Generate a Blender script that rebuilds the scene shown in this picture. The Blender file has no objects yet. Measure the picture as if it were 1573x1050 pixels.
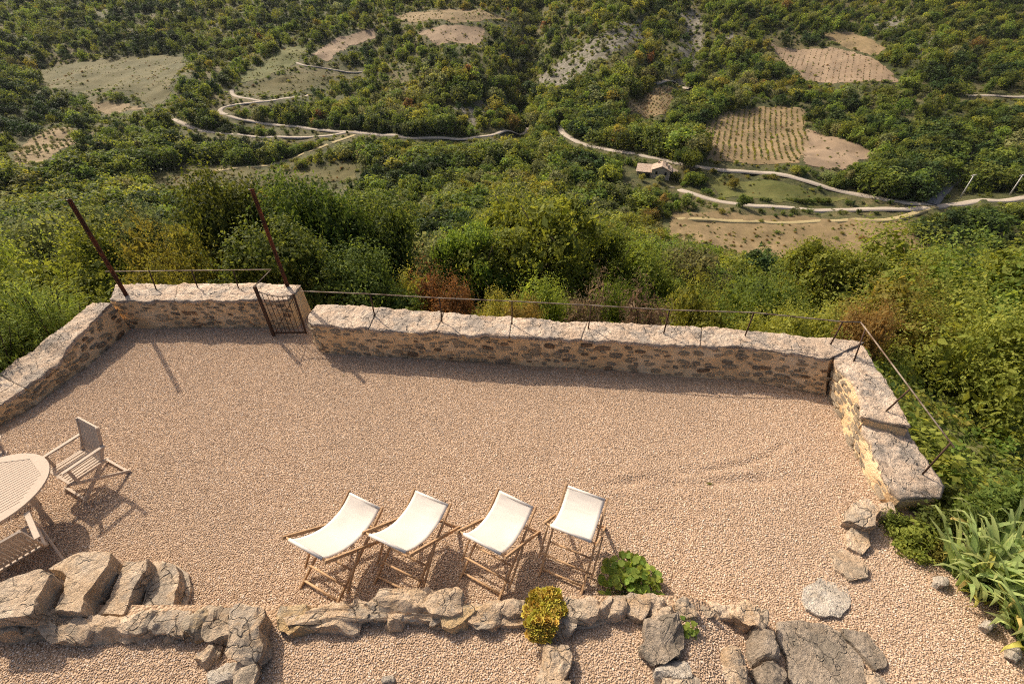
import bpy, math, random
import numpy as np
from mathutils import Vector

# ------------------------------------------------------------------ camera, sky, sun, exposure
SC = bpy.context.scene
COL = SC.collection
CAM_H, PITCH, LENS = 5.7, 37.4, 16.0
cam = bpy.data.cameras.new('camera'); cam.lens = LENS; cam.sensor_width = 36; cam.clip_end = 5000; cam.clip_start = .05
cam_o = bpy.data.objects.new('camera', cam); COL.objects.link(cam_o)
cam_o.location = (0, 0, CAM_H); cam_o.rotation_euler = (math.radians(90 - PITCH), 0, 0)
SC.camera = cam_o
SUN_TO = Vector((-.76, .80, 1.0)).normalized()          # direction towards the sun
SUN_EL = math.asin(SUN_TO.z); SUN_AZ = math.atan2(SUN_TO.x, SUN_TO.y)
wd = bpy.data.worlds.new('World'); SC.world = wd; wd.use_nodes = True
nt = wd.node_tree; bg = nt.nodes['Background']
sky = nt.nodes.new('ShaderNodeTexSky'); sky.sky_type = 'NISHITA'; sky.sun_disc = False
sky.sun_elevation = SUN_EL; sky.sun_rotation = SUN_AZ
nt.links.new(sky.outputs[0], bg.inputs[0]); bg.inputs[1].default_value = .125
sky.air_density = .8; sky.dust_density = 6.0; sky.ozone_density = .3
sl = bpy.data.lights.new('sun', 'SUN'); sl.energy = 4.3; sl.angle = math.radians(.5); sl.color = (1, .89, .73)
so = bpy.data.objects.new('sun', sl); COL.objects.link(so)
so.rotation_euler = SUN_TO.to_track_quat('Z', 'Y').to_euler()
SC.view_settings.view_transform = 'Standard'; SC.view_settings.look = 'None'
SC.view_settings.exposure = 0.46; SC.view_settings.gamma = 1
try:
    SC.cycles.max_bounces = 6; SC.cycles.diffuse_bounces = 4; SC.cycles.transmission_bounces = 3
    SC.cycles.use_denoising = False; SC.cycles.pixel_filter_type = 'BLACKMAN_HARRIS'; SC.cycles.filter_width = 1.1; SC.cycles.sample_clamp_indirect = 6
except Exception: pass

random.seed(7); RNG = np.random.default_rng(7)
R = math.radians

# ------------------------------------------------------------------ survey: bearings read off the photograph -> world points
TH = R(PITCH); FPX = 1573 * LENS / 36
def ray(px, py):
    u = (px - 786.5) / FPX; v = (py - 525) / FPX
    return np.array([u, math.cos(TH) - v * math.sin(TH), -math.sin(TH) - v * math.cos(TH)])
def P(px, py, z=0.):
    d = ray(px, py); k = (z - CAM_H) / d[2]
    return np.array([d[0] * k, d[1] * k, z])
def PY(px, py, y):
    d = ray(px, py); k = y / d[1]
    return np.array([d[0] * k, y, CAM_H + d[2] * k])

# ------------------------------------------------------------------ noise
def _hash(ix, iy, iz):
    n = (ix * 374761393 + iy * 668265263 + iz * 2147483647) & 0xffffffff
    n = ((n ^ (n >> 13)) * 1274126177) & 0xffffffff
    return ((n ^ (n >> 16)) & 0xffff) / 65535.0
def vnoise(x, y, z=0.):
    x, y, z = np.broadcast_arrays(np.asarray(x, float), np.asarray(y, float), np.asarray(z, float))
    ix, iy, iz = np.floor(x).astype(np.int64), np.floor(y).astype(np.int64), np.floor(z).astype(np.int64)
    fx, fy, fz = x - ix, y - iy, z - iz
    fx = fx * fx * (3 - 2 * fx); fy = fy * fy * (3 - 2 * fy); fz = fz * fz * (3 - 2 * fz)
    r = 0
    for dx in (0, 1):
        for dy in (0, 1):
            for dz in (0, 1):
                w = (fx if dx else 1 - fx) * (fy if dy else 1 - fy) * (fz if dz else 1 - fz)
                r = r + w * _hash(ix + dx, iy + dy, iz + dz)
    return r * 2 - 1
def fbm(x, y, z=0., o=4):
    r, a = 0, .5
    for i in range(o):
        r = r + a * vnoise(x * 2 ** i + 17.3 * i, np.asarray(y) * 2 ** i - 9.1 * i, np.asarray(z) * 2 ** i + 3.7 * i); a *= .5
    return r

# ------------------------------------------------------------------ mesh helpers
def mesh_np(name, V, F, mat=None, smooth=False, attrs=None):
    """V (n,3), F (m,k) with constant k"""
    V = np.asarray(V, np.float32); F = np.asarray(F, np.int32)
    me = bpy.data.meshes.new(name)
    k = F.shape[1]
    me.vertices.add(len(V)); me.vertices.foreach_set('co', V.ravel())
    me.loops.add(F.size); me.loops.foreach_set('vertex_index', F.ravel())
    me.polygons.add(len(F)); me.polygons.foreach_set('loop_start', np.arange(0, F.size, k, dtype=np.int32))
    me.polygons.foreach_set('loop_total', np.full(len(F), k, np.int32))
    if smooth: me.polygons.foreach_set('use_smooth', np.ones(len(F), bool))
    for nm, (typ, dom, arr) in (attrs or {}).items():
        a = me.attributes.new(nm, typ, dom)
        a.data.foreach_set('vector' if typ == 'FLOAT_VECTOR' else 'value', np.asarray(arr).ravel())
    me.update(calc_edges=True); me.validate()
    if mat: me.materials.append(mat)
    return me
class MB:
    def __init__(s): s.v = []; s.f = []
    def add(s, V, F):
        o = len(s.v); s.v += [tuple(map(float, p)) for p in V]; s.f += [tuple(i + o for i in q) for q in F]
    def box(s, c, dx, dy, dz, hx, hy, hz):
        c, dx, dy, dz = (np.asarray(a, float) for a in (c, dx, dy, dz))
        V = [c + dx * a * hx + dy * b * hy + dz * d * hz for a in (-1, 1) for b in (-1, 1) for d in (-1, 1)]
        s.add(V, [(0, 1, 3, 2), (4, 6, 7, 5), (0, 4, 5, 1), (2, 3, 7, 6), (0, 2, 6, 4), (1, 5, 7, 3)])
    def bar(s, a, b, w, h, up=(0, 0, 1)):
        a = np.asarray(a, float); b = np.asarray(b, float); d = b - a; L = np.linalg.norm(d); d = d / L
        up = np.asarray(up, float); x = np.cross(d, up)
        if np.linalg.norm(x) < 1e-4: x = np.cross(d, (0, 1, 0))
        x /= np.linalg.norm(x); y = np.cross(x, d)
        s.box((a + b) / 2, d, x, y, L / 2, w / 2, h / 2)
    def tube(s, pts, rad, n=8):
        pts = [np.asarray(p, float) for p in pts]
        if np.isscalar(rad): rad = [rad] * len(pts)
        rings = []; prev = None
        for i, p in enumerate(pts):
            t = pts[min(i + 1, len(pts) - 1)] - pts[max(i - 1, 0)]; t = t / (np.linalg.norm(t) + 1e-9)
            x = np.cross(t, (0, 0, 1)) if prev is None else prev - t * np.dot(prev, t)
            if np.linalg.norm(x) < 1e-3: x = np.cross(t, (1, 0, 0))
            x /= np.linalg.norm(x); y = np.cross(t, x); prev = x
            rings.append([p + rad[i] * (math.cos(2 * math.pi * k / n) * x + math.sin(2 * math.pi * k / n) * y) for k in range(n)])
        V = [q for r in rings for q in r]; F = []
        for i in range(len(pts) - 1):
            for k in range(n): F.append((i * n + k, i * n + (k + 1) % n, (i + 1) * n + (k + 1) % n, (i + 1) * n + k))
        F.append(tuple(range(n - 1, -1, -1))); F.append(tuple(range((len(pts) - 1) * n, len(pts) * n)))
        s.add(V, F)
    def mesh(s, name, mat=None, smooth=False):
        me = bpy.data.meshes.new(name); me.from_pydata(s.v, [], s.f); me.update()
        if smooth:
            for p in me.polygons: p.use_smooth = True
        if mat: me.materials.append(mat)
        return me
    def build(s, name, mat, parent=None, smooth=False, bevel=0):
        o = obj(name, s.mesh(name, mat, smooth), parent)
        if bevel:
            b = o.modifiers.new('b', 'BEVEL'); b.width = bevel; b.segments = 2; b.limit_method = 'ANGLE'
        return o
def obj(name, me, parent=None, loc=None, rot=None, scale=None):
    o = bpy.data.objects.new(name, me); COL.objects.link(o)
    if parent: o.parent = parent
    if loc is not None: o.location = [float(c) for c in loc]
    if rot is not None: o.rotation_euler = [float(c) for c in rot]
    if scale is not None: o.scale = (scale,) * 3 if np.isscalar(scale) else [float(c) for c in scale]
    return o
def tag(o, label=None, cat=None, group=None, kind=None):
    if label: o['label'] = label
    if cat: o['category'] = cat
    if group: o['group'] = group
    if kind: o['kind'] = kind
    return o
def empty(name, loc=(0, 0, 0), rz=0): return obj(name, None, None, loc, (0, 0, rz))
def copy_tree(o, parent=None):
    c = o.copy(); COL.objects.link(c); c.parent = parent
    for ch in o.children: copy_tree(ch, c)
    return c

# ------------------------------------------------------------------ materials
def lin(c): return tuple(((v / 12.92) if v <= .04045 else ((v + .055) / 1.055) ** 2.4) for v in c)
class Mat:
    def __init__(s, name):
        s.m = bpy.data.materials.new(name); s.m.use_nodes = True; s.t = s.m.node_tree
        s.b = s.t.nodes['Principled BSDF']; s.out = s.t.nodes['Material Output']
        s.b.inputs['Roughness'].default_value = .9; s.b.inputs['Specular IOR Level'].default_value = .2
    def n(s, typ, **kw):
        nd = s.t.nodes.new('ShaderNode' + typ)
        for k, v in kw.items(): setattr(nd, k, v)
        return nd
    def l(s, a, b): s.t.links.new(a, b)
    def coord(s, kind='Object'): return s.n('TexCoord').outputs[kind]
    def noise(s, vec, scale, detail=5, rough=.6):
        nd = s.n('TexNoise'); nd.inputs['Scale'].default_value = scale; nd.inputs['Detail'].default_value = detail; nd.inputs['Roughness'].default_value = rough
        s.l(vec, nd.inputs['Vector']); return nd.outputs['Fac']
    def vor(s, vec, scale, out='Distance', feature='F1'):
        nd = s.n('TexVoronoi', feature=feature); nd.inputs['Scale'].default_value = scale; s.l(vec, nd.inputs['Vector']); return nd.outputs[out]
    def ramp(s, fac, stops):
        nd = s.n('ValToRGB'); e = nd.color_ramp.elements
        while len(e) < len(stops): e.new(.5)
        for i, (p, c) in enumerate(stops): e[i].position = p; e[i].color = (*c, 1)
        s.l(fac, nd.inputs[0]); return nd.outputs[0]
    def mix(s, fac, a, b, typ='MIX'):
        nd = s.n('MixRGB', blend_type=typ)
        if isinstance(fac, (int, float)): nd.inputs[0].default_value = fac
        else: s.l(fac, nd.inputs[0])
        for i, c in ((1, a), (2, b)):
            if isinstance(c, tuple): nd.inputs[i].default_value = (*c, 1)
            else: s.l(c, nd.inputs[i])
        return nd.outputs[0]
    def math(s, op, a, b=0.):
        nd = s.n('Math', operation=op)
        for i, c in ((0, a), (1, b)):
            if isinstance(c, (int, float)): nd.inputs[i].default_value = c
            else: s.l(c, nd.inputs[i])
        return nd.outputs[0]
    def maprange(s, v, a, b, c=0., d=1.):
        nd = s.n('MapRange'); s.l(v, nd.inputs[0])
        for i, q in enumerate((a, b, c, d)): nd.inputs[i + 1].default_value = q
        return nd.outputs[0]
    def color(s, c):
        if isinstance(c, tuple): s.b.inputs['Base Color'].default_value = (*c, 1)
        else: s.l(c, s.b.inputs['Base Color'])
        return s
    def bump(s, h, strength=.5, dist=.02):
        nd = s.n('Bump'); nd.inputs['Strength'].default_value = strength; nd.inputs['Distance'].default_value = dist
        s.l(h, nd.inputs['Height']); s.l(nd.outputs[0], s.b.inputs['Normal']); return s
    def rand(s): return s.n('ObjectInfo').outputs['Random']
    def attr(s, nm): return s.n('Attribute', attribute_name=nm)

def stone_mat(name, a, b, c, scale=3., lichen=None, rnd=.35):
    m = Mat(name); co = m.coord()
    n1 = m.noise(co, scale, 8, .7); n2 = m.noise(co, scale * 6, 8, .75); n3 = m.noise(co, scale * .7, 6, .7); n4 = m.noise(co, scale * 22, 4, .7)
    col = m.ramp(n1, [(.32, a), (.5, b), (.66, c)])
    if lichen: col = m.mix(m.maprange(n3, .5, .58, 0, .85), col, m.mix(n4, lichen, tuple(v * .8 for v in lichen)))
    col = m.mix(m.maprange(n2, .5, .7, .0, .6), col, tuple(v * .5 for v in a))
    col = m.mix(m.maprange(n4, .56, .72, .0, .22), col, tuple(min(1, v * 1.12) for v in c))
    mp = m.n('VectorMath', operation='ADD'); dn = m.n('TexNoise'); dn.inputs['Scale'].default_value = scale * 1.5; m.l(co, dn.inputs['Vector']); m.l(co, mp.inputs[0]); sc_ = m.n('VectorMath', operation='SCALE'); sc_.inputs['Scale'].default_value = .35; m.l(dn.outputs['Color'], sc_.inputs[0]); m.l(sc_.outputs[0], mp.inputs[1])
    ck = m.vor(mp.outputs[0], scale * 1.1, 'Distance', 'DISTANCE_TO_EDGE'); ckm = m.math('MULTIPLY', m.maprange(ck, .0, .03, 1, 0), m.maprange(n3, .42, .58, 0, 1))
    col = m.mix(m.math('MULTIPLY', ckm, .5), col, tuple(v * .28 for v in a))
    hv = m.n('HueSaturation'); m.l(col, hv.inputs['Color'])
    m.l(m.maprange(m.rand(), 0, 1, 1 - rnd, 1 + rnd), hv.inputs['Value'])
    m.color(hv.outputs[0])
    m.bump(m.math('ADD', m.math('ADD', m.math('SUBTRACT', n2, ckm), m.math('MULTIPLY', n4, .5)), m.math('MULTIPLY', m.vor(co, scale * 5), .35)), 1., .06)
    return m.m
def wood_mat(name, a, b):
    m = Mat(name); co = m.coord(); mp = m.n('Mapping'); m.l(co, mp.inputs[0]); mp.inputs['Scale'].default_value = (12, 12, 12)
    n1 = m.noise(mp.outputs[0], 2.5, 8, .7); n2 = m.noise(co, 60, 3)
    col = m.mix(n1, a, b); col = m.mix(m.maprange(n2, .5, .7, 0, .35), col, tuple(v * .5 for v in a))
    m.color(col).bump(n2, .25, .004); m.b.inputs['Roughness'].default_value = .75
    return m.m
def leaf_mat(name, c, c2, trans=.35, hue=.025, val=.35):
    m = Mat(name)
    at = m.attr('lv'); r = m.rand()
    col = m.mix(at.outputs['Fac'], c, c2)
    hv = m.n('HueSaturation'); m.l(col, hv.inputs['Color'])
    m.l(m.maprange(r, 0, 1, .5 - hue, .5 + hue), hv.inputs['Hue']); 
    m.l(m.maprange(m.math('FRACT', m.math('MULTIPLY', r, 7.13)), 0, 1, 1 - val, 1 + val), hv.inputs['Value'])
    m.l(hv.outputs[0], m.b.inputs['Base Color']); m.b.inputs['Roughness'].default_value = .7; m.b.inputs['Specular IOR Level'].default_value = .12
    tr = m.n('BsdfTranslucent'); hs = m.n('HueSaturation'); m.l(hv.outputs[0], hs.inputs['Color']); hs.inputs['Hue'].default_value = .482; hs.inputs['Saturation'].default_value = 1.1; hs.inputs['Value'].default_value = 2.0
    m.l(hs.outputs[0], tr.inputs[0]); mx = m.n('MixShader'); mx.inputs[0].default_value = trans
    m.l(m.b.outputs[0], mx.inputs[1]); m.l(tr.outputs[0], mx.inputs[2]); m.l(mx.outputs[0], m.out.inputs[0])
    return m.m
M = {}
M['iron'] = (lambda m: (m.color(m.mix(m.noise(m.coord(), 14), (.09, .045, .025), (.035, .027, .022))).m))(Mat('rusty_iron'))
M['rail'] = (lambda m: (m.color(m.mix(m.maprange(m.noise(m.coord(), 5), .4, .6), (.27, .22, .17), (.12, .08, .055))).m))(Mat('worn_rail_iron'))
M['rust'] = (lambda m: (m.color(m.mix(m.maprange(m.noise(m.coord(), 4), .4, .6), (.17, .06, .03), (.07, .035, .022))).m))(Mat('rusty_post'))
M['mortar'] = None
def mk_mortar():
    m = Mat('lime_mortar'); co = m.coord()
    n1 = m.noise(co, 1.1, 6, .65); n2 = m.noise(co, 9, 8, .7); n3 = m.noise(co, 45, 4)
    col = m.ramp(n1, [(.3, (.62, .41, .21)), (.5, (.71, .50, .285)), (.7, (.76, .59, .39))])
    col = m.mix(m.maprange(n2, .45, .7, 0, .35), col, (.40, .25, .12))
    m.color(col).bump(m.math('ADD', n2, m.math('MULTIPLY', n3, .5)), 1., .05); return m.m
M['mortar'] = mk_mortar()
M['wallstone'] = stone_mat('wall_stone', (.36, .22, .12), (.48, .31, .185), (.57, .41, .26), 5, rnd=.25)
M['wallstone_pale'] = stone_mat('pale_wall_stone', (.40, .30, .20), (.52, .41, .29), (.60, .50, .37), 4, rnd=.25)
M['wallstone_mid'] = stone_mat('ochre_wall_stone', (.66, .47, .28), (.76, .58, .37), (.82, .67, .48), 5, rnd=.12)
M['coping'] = stone_mat('coping_stone', (.50, .36, .25), (.64, .49, .36), (.72, .59, .46), 3.2, (.42, .36, .30), .07)
M['rock'] = stone_mat('grey_rock', (.46, .32, .20), (.64, .48, .33), (.72, .58, .43), 3, (.46, .375, .275), .15)
M['rock_warm'] = stone_mat('warm_rock', (.52, .35, .20), (.66, .49, .33), (.72, .58, .43), 3, (.48, .40, .31), .12)
M['rock_yellow'] = stone_mat('yellow_rock', (.55, .36, .17), (.62, .44, .24), (.66, .52, .34), 3, (.50, .42, .32), .08)
M['slate'] = stone_mat('grey_slab', (.28, .215, .15), (.42, .335, .25), (.50, .41, .315), 4, (.27, .225, .17), .12)
M['white_stone'] = stone_mat('white_stone', (.50, .41, .31), (.66, .57, .46), (.72, .64, .54), 5, (.50, .43, .35), .06)
M['teak'] = wood_mat('weathered_teak', (.36, .27, .20), (.52, .43, .34))
M['beech'] = wood_mat('deckchair_beech', (.34, .20, .10), (.50, .33, .19))
M['plank'] = wood_mat('old_plank', (.34, .22, .09), (.42, .30, .13))
def mk_canvas():
    m = Mat('cream_canvas'); co = m.coord(); n = m.noise(co, 3, 4); w = m.noise(co, 300, 2)
    m.color(m.mix(n, (.62, .56, .49), (.69, .63, .56))).bump(w, .1, .002)
    tr = m.n('BsdfTranslucent'); tr.inputs[0].default_value = (.75, .66, .54, 1); mx = m.n('MixShader'); mx.inputs[0].default_value = .18
    m.l(m.b.outputs[0], mx.inputs[1]); m.l(tr.outputs[0], mx.inputs[2]); m.l(mx.outputs[0], m.out.inputs[0]); return m.m
M['canvas'] = mk_canvas()
M['dark'] = Mat('dark_opening').color((.02, .018, .015)).m
M['bark'] = stone_mat('bark', (.05, .035, .025), (.09, .065, .045), (.13, .10, .075), 3, None, .2)
M['house_wall'] = stone_mat('house_stone', (.30, .24, .17), (.40, .33, .25), (.46, .39, .30), .6, None, .05)
M['roof'] = (lambda m: (m.color(m.ramp(m.math('ADD', m.math('MULTIPLY', m.noise(m.coord(), .9, 5, .7), .7), m.math('MULTIPLY', m.noise(m.coord(), 5, 3), .3)), [(.35, (.24, .165, .115)), (.5, (.38, .285, .21)), (.65, (.47, .375, .295))])), m.bump(m.noise(m.coord(), 4, 2), 1., .15), m.m)[-1])(Mat('clay_roof'))
M['concrete'] = Mat('pole_concrete').color((.55, .52, .47)).m
def ground_mat(name, stops, s1=.02, s2=.3, bump=.4, dist=.3, speck=None):
    m = Mat(name); co = m.coord()
    n1 = m.noise(co, s1, 8, .6); n2 = m.noise(co, s2, 6, .7)
    col = m.ramp(m.math('ADD', m.math('MULTIPLY', n1, .55), m.math('MULTIPLY', n2, .45)), stops)
    if speck: col = m.mix(m.maprange(m.noise(co, s2 * 5, 3), .55, .7, 0, .7), col, speck)
    m.color(col).bump(n2, bump, dist); return m.m
M['terrain'] = None
def mk_terrain():
    m = Mat('hillside_scrub'); co = m.coord()
    n1 = m.noise(co, .02, 8, .6); n2 = m.noise(co, .25, 6, .7); n3 = m.noise(co, 1.3, 4, .7)
    col = m.ramp(m.math('ADD', m.math('MULTIPLY', n1, .5), m.math('MULTIPLY', n2, .5)),
                 [(.38, (.038, .044, .014)), (.48, (.070, .070, .024)), (.56, (.115, .095, .040)), (.66, (.19, .14, .068))])
    col = m.mix(m.maprange(n3, .5, .65, 0, .6), col, (.04, .05, .018))
    marl = m.attr('marl').outputs['Fac']
    mp = m.n('Mapping'); m.l(co, mp.inputs[0]); mp.inputs['Rotation'].default_value = (.5, .3, .6); mp.inputs['Scale'].default_value = (.05, .5, .5)
    st = m.noise(mp.outputs[0], 1.2, 6, .7)
    mc = m.ramp(st, [(.35, (.08, .072, .05)), (.5, (.16, .14, .105)), (.65, (.25, .225, .18))])
    f = m.maprange(m.math('ADD', marl, m.math('MULTIPLY', m.math('SUBTRACT', n2, .5), 2.6)), .55, .9)
    col = m.mix(f, col, mc)
    m.color(col).bump(m.math('ADD', m.math('MULTIPLY', n3, .6), st), .6, 1.0); return m.m
M['terrain'] = mk_terrain()
M['road'] = ground_mat('pale_dirt_road', [(.3, (.30, .245, .185)), (.7, (.42, .36, .29))], .1, 1.5, .2, .05)
M['track'] = ground_mat('grassy_track', [(.3, (.24, .19, .09)), (.7, (.36, .29, .15))], .1, 1., .2, .05)
M['asphalt'] = ground_mat('grey_road', [(.3, (.13, .12, .115)), (.7, (.19, .18, .17))], .1, 2, .2, .02)
def field_mat(name, stops, ang, rowscale, amt, dark):
    m = Mat(name); co = m.coord()
    n1 = m.noise(co, .05, 6, .6); n2 = m.noise(co, .5, 8, .8)
    col = m.ramp(m.math('ADD', m.math('MULTIPLY', n1, .5), m.math('MULTIPLY', n2, .5)), stops)
    mp = m.n('Mapping'); m.l(co, mp.inputs[0]); mp.inputs['Rotation'].default_value = (0, 0, ang)
    wv = m.n('TexWave'); wv.inputs['Scale'].default_value = rowscale; wv.inputs['Distortion'].default_value = 2.; wv.inputs['Detail'].default_value = 3; wv.inputs['Detail Scale'].default_value = 1.5
    m.l(mp.outputs[0], wv.inputs[0]); col = m.mix(m.math('MULTIPLY', wv.outputs['Fac'], amt), col, dark)
    col = m.mix(m.maprange(m.noise(co, 2.2, 3), .55, .7, 0, .5), col, dark)
    m.color(col).bump(n2, .4, .3); return m.m
TAN = [(.38, (.14, .10, .045)), (.62, (.27, .19, .10))]; PINK = [(.38, (.18, .125, .075)), (.62, (.29, .21, .135))]
MEAD = [(.38, (.055, .054, .015)), (.62, (.125, .10, .034))]; GREEN = [(.38, (.06, .07, .016)), (.62, (.145, .13, .038))]
M['f_tan'] = field_mat('fallow_soil', TAN, .2, .12, .35, (.16, .12, .055))
M['f_vine'] = field_mat('vineyard_soil', TAN, .25, .25, .15, (.18, .13, .07))
M['f_pink'] = field_mat('reddish_soil', PINK, .1, .3, .25, (.22, .15, .09))
M['f_mead'] = field_mat('dry_meadow', MEAD, 1.2, .1, .3, (.11, .10, .035))
M['f_green'] = field_mat('green_meadow', GREEN, 1.4, .2, .4, (.07, .09, .02))

# leaf colours (each a look of its own)
LM = {
 'dark':   leaf_mat('dark_leaf',   (.054, .082, .016), (.130, .158, .034), .38),
 'mid':    leaf_mat('mid_leaf',    (.095, .132, .022), (.185, .215, .042), .40),
 'yellow': leaf_mat('yellow_leaf', (.140, .150, .026), (.245, .235, .046), .40),
 'olive':  leaf_mat('olive_leaf',  (.115, .130, .046), (.195, .197, .072), .36),
 'brown':  leaf_mat('brown_leaf',  (.150, .095, .030), (.230, .155, .048), .35),
 'oak':    leaf_mat('oak_leaf', (.034, .058, .012), (.115, .145, .030), .34),
 'dry':    leaf_mat('dry_twig',    (.200, .135, .080), (.310, .215, .135), .25),
 'pine':   leaf_mat('pine_leaf',   (.028, .048, .014), (.055, .080, .020), .2),
}

# ------------------------------------------------------------------ terrain
_sd = np.array([-20, -.6, .2, .8, 2, 6, 12, 42, 82, 122, 172, 240, 340, 440, 590, 800, 1300.])
_zz = np.array([-.45, -.45, -.8, -1.8, -3.2, -6.2, -10, -26, -41, -50, -52.5, -46, -34, -15, 25, 95, 240.])
def _sdist(x, y):
    return np.maximum(np.maximum(-8.9 - x, x - 6.5), (y - (7.9 - .115 * x)))
def height(x, y):
    x = np.asarray(x, float); y = np.asarray(y, float)
    sd = _sdist(x, y); z = 0
    for k, w in ((-1, .25), (0, .5), (1, .25)): z = z + w * np.interp(sd + k * np.clip(sd, 0, 400) * .12, _sd, _zz)
    a = np.clip((sd - 20) / 80, 0, 1)
    z = z + a * (9 * fbm(x / 90, y / 90 + 4, 0, 3) + 3.0 * fbm(x / 22, y / 22, 5, 4)) + np.clip(sd / 20, 0, 1) * .8 * fbm(x / 5, y / 5, 2, 3)
    r = np.hypot(x, y); az = np.degrees(np.arctan2(x, y))
    g = np.clip((r - 225) / 70, 0, 1) * np.clip((560 - r) / 120, 0, 1)
    cen = 2.0 + 2.5 * np.sin(r / 60.) * .4 - (r - 300) * .004
    z = z - g * 15 * np.exp(-((az - cen) / 1.7) ** 2)
    z = z + g * 17 * np.exp(-((az - 10.5) / 5.) ** 2) * np.clip((r - 250) / 100, 0, 1)
    z = z + g * 9 * np.exp(-((az + 6) / 5.) ** 2)
    # gullies on the bare ridge
    z = z - g * 4.5 * np.exp(-((az - 14.5 - 1.0 * np.sin(r / 18)) / 1.1) ** 2) - g * 3.5 * np.exp(-((az - 18.5 - .8 * np.sin(r / 15)) / 1.0) ** 2)
    return z
def T(px, py, r0=12.):
    """where the bearing of a photograph point meets the hillside"""
    d = ray(px, py); n = np.hypot(d[0], d[1]); rr = r0 * (1300 / r0) ** (np.arange(900) / 899.)
    X, Y, Z = d[0] / n * rr, d[1] / n * rr, CAM_H + d[2] / n * rr
    below = np.where(Z < height(X, Y))[0]
    i = below[0] if len(below) else 899
    a, b = rr[max(i - 1, 0)], rr[i]
    for _ in range(18):
        c = (a + b) / 2
        if CAM_H + d[2] / n * c < height(d[0] / n * c, d[1] / n * c): b = c
        else: a = c
    return np.array([d[0] / n * b, d[1] / n * b, float(height(d[0] / n * b, d[1] / n * b))])
def TL(L, r0=70.): return np.array([T(px, py, r0) for px, py in L])

CLIFFS = [[(822, 128), (860, 95), (930, 48), (990, 25), (985, 70), (930, 90), (880, 130), (835, 140)],
          [(1042, 20), (1078, 15), (1082, 70), (1070, 105), (1040, 95)],
          [(1100, 60), (1125, 45), (1118, 80)], [(690, 165), (760, 150), (805, 170), (795, 198), (720, 200)],
          [(1000, 85), (1035, 100), (1070, 130), (1050, 132)], [(1330, 40), (1380, 25), (1400, 40), (1340, 60)], [(1395, 60), (1450, 50), (1450, 90), (1410, 90)],
          [(1040, 150), (1075, 175), (1060, 185)]]
def inpoly(X, Y, poly):
    X = np.asarray(X); Y = np.asarray(Y); c = np.zeros(X.shape, bool); n = len(poly); j = n - 1
    for i in range(n):
        xi, yi, xj, yj = poly[i][0], poly[i][1], poly[j][0], poly[j][1]
        c ^= ((yi > Y) != (yj > Y)) & (X < (xj - xi) * (Y - yi) / (yj - yi + 1e-12) + xi); j = i
    return c
CLW = [TL(c) for c in CLIFFS]
NF, NR, RMIN, RMAX = 640, 520, 3.5, 1250.
def hm(x, y):
    """height of the built mesh (bilinear between its rings)"""
    x = np.asarray(x, float); y = np.asarray(y, float)
    i = np.clip((np.degrees(np.arctan2(x, y)) + 88) / 176 * (NF - 1), 0, NF - 1.001); j = np.clip(np.log(np.hypot(x, y) / RMIN) / math.log(RMAX / RMIN) * (NR - 1), 0, NR - 1.001)
    i0, j0 = i.astype(int), j.astype(int); fi, fj = i - i0, j - j0; Z = GRIDZ
    return Z[j0, i0] * (1 - fi) * (1 - fj) + Z[j0, i0 + 1] * fi * (1 - fj) + Z[j0 + 1, i0] * (1 - fi) * fj + Z[j0 + 1, i0 + 1] * fi * fj
def build_terrain():
    global GRIDZ
    nf, nr = NF, NR
    az = np.radians(np.linspace(-88, 88, nf)); rr = RMIN * (RMAX / RMIN) ** np.linspace(0, 1, nr)
    A, RR = np.meshgrid(az, rr); X = np.sin(A) * RR; Y = np.cos(A) * RR; Z = height(X, Y); GRIDZ = Z
    marl = np.zeros(X.shape)
    jx, jy = 5 * fbm(X / 9, Y / 9, 1, 3), 5 * fbm(X / 9, Y / 9, 8, 3)
    for p in CLW: marl[inpoly(X + jx, Y + jy, p)] = 1
    V = np.stack([X, Y, Z], -1).reshape(-1, 3)
    i = np.arange(nr - 1)[:, None] * nf + np.arange(nf - 1)[None]
    F = np.stack([i, i + 1, i + nf + 1, i + nf], -1).reshape(-1, 4)
    F = F[:, ::-1]
    o = obj('hillside_terrain', mesh_np('hillside_terrain', V, F, M['terrain'], True, {'marl': ('FLOAT', 'POINT', marl.ravel())}))
    tag(o, 'scrub covered hillside falling to the valley and rising beyond', 'hillside', None, 'structure')
build_terrain()

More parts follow.
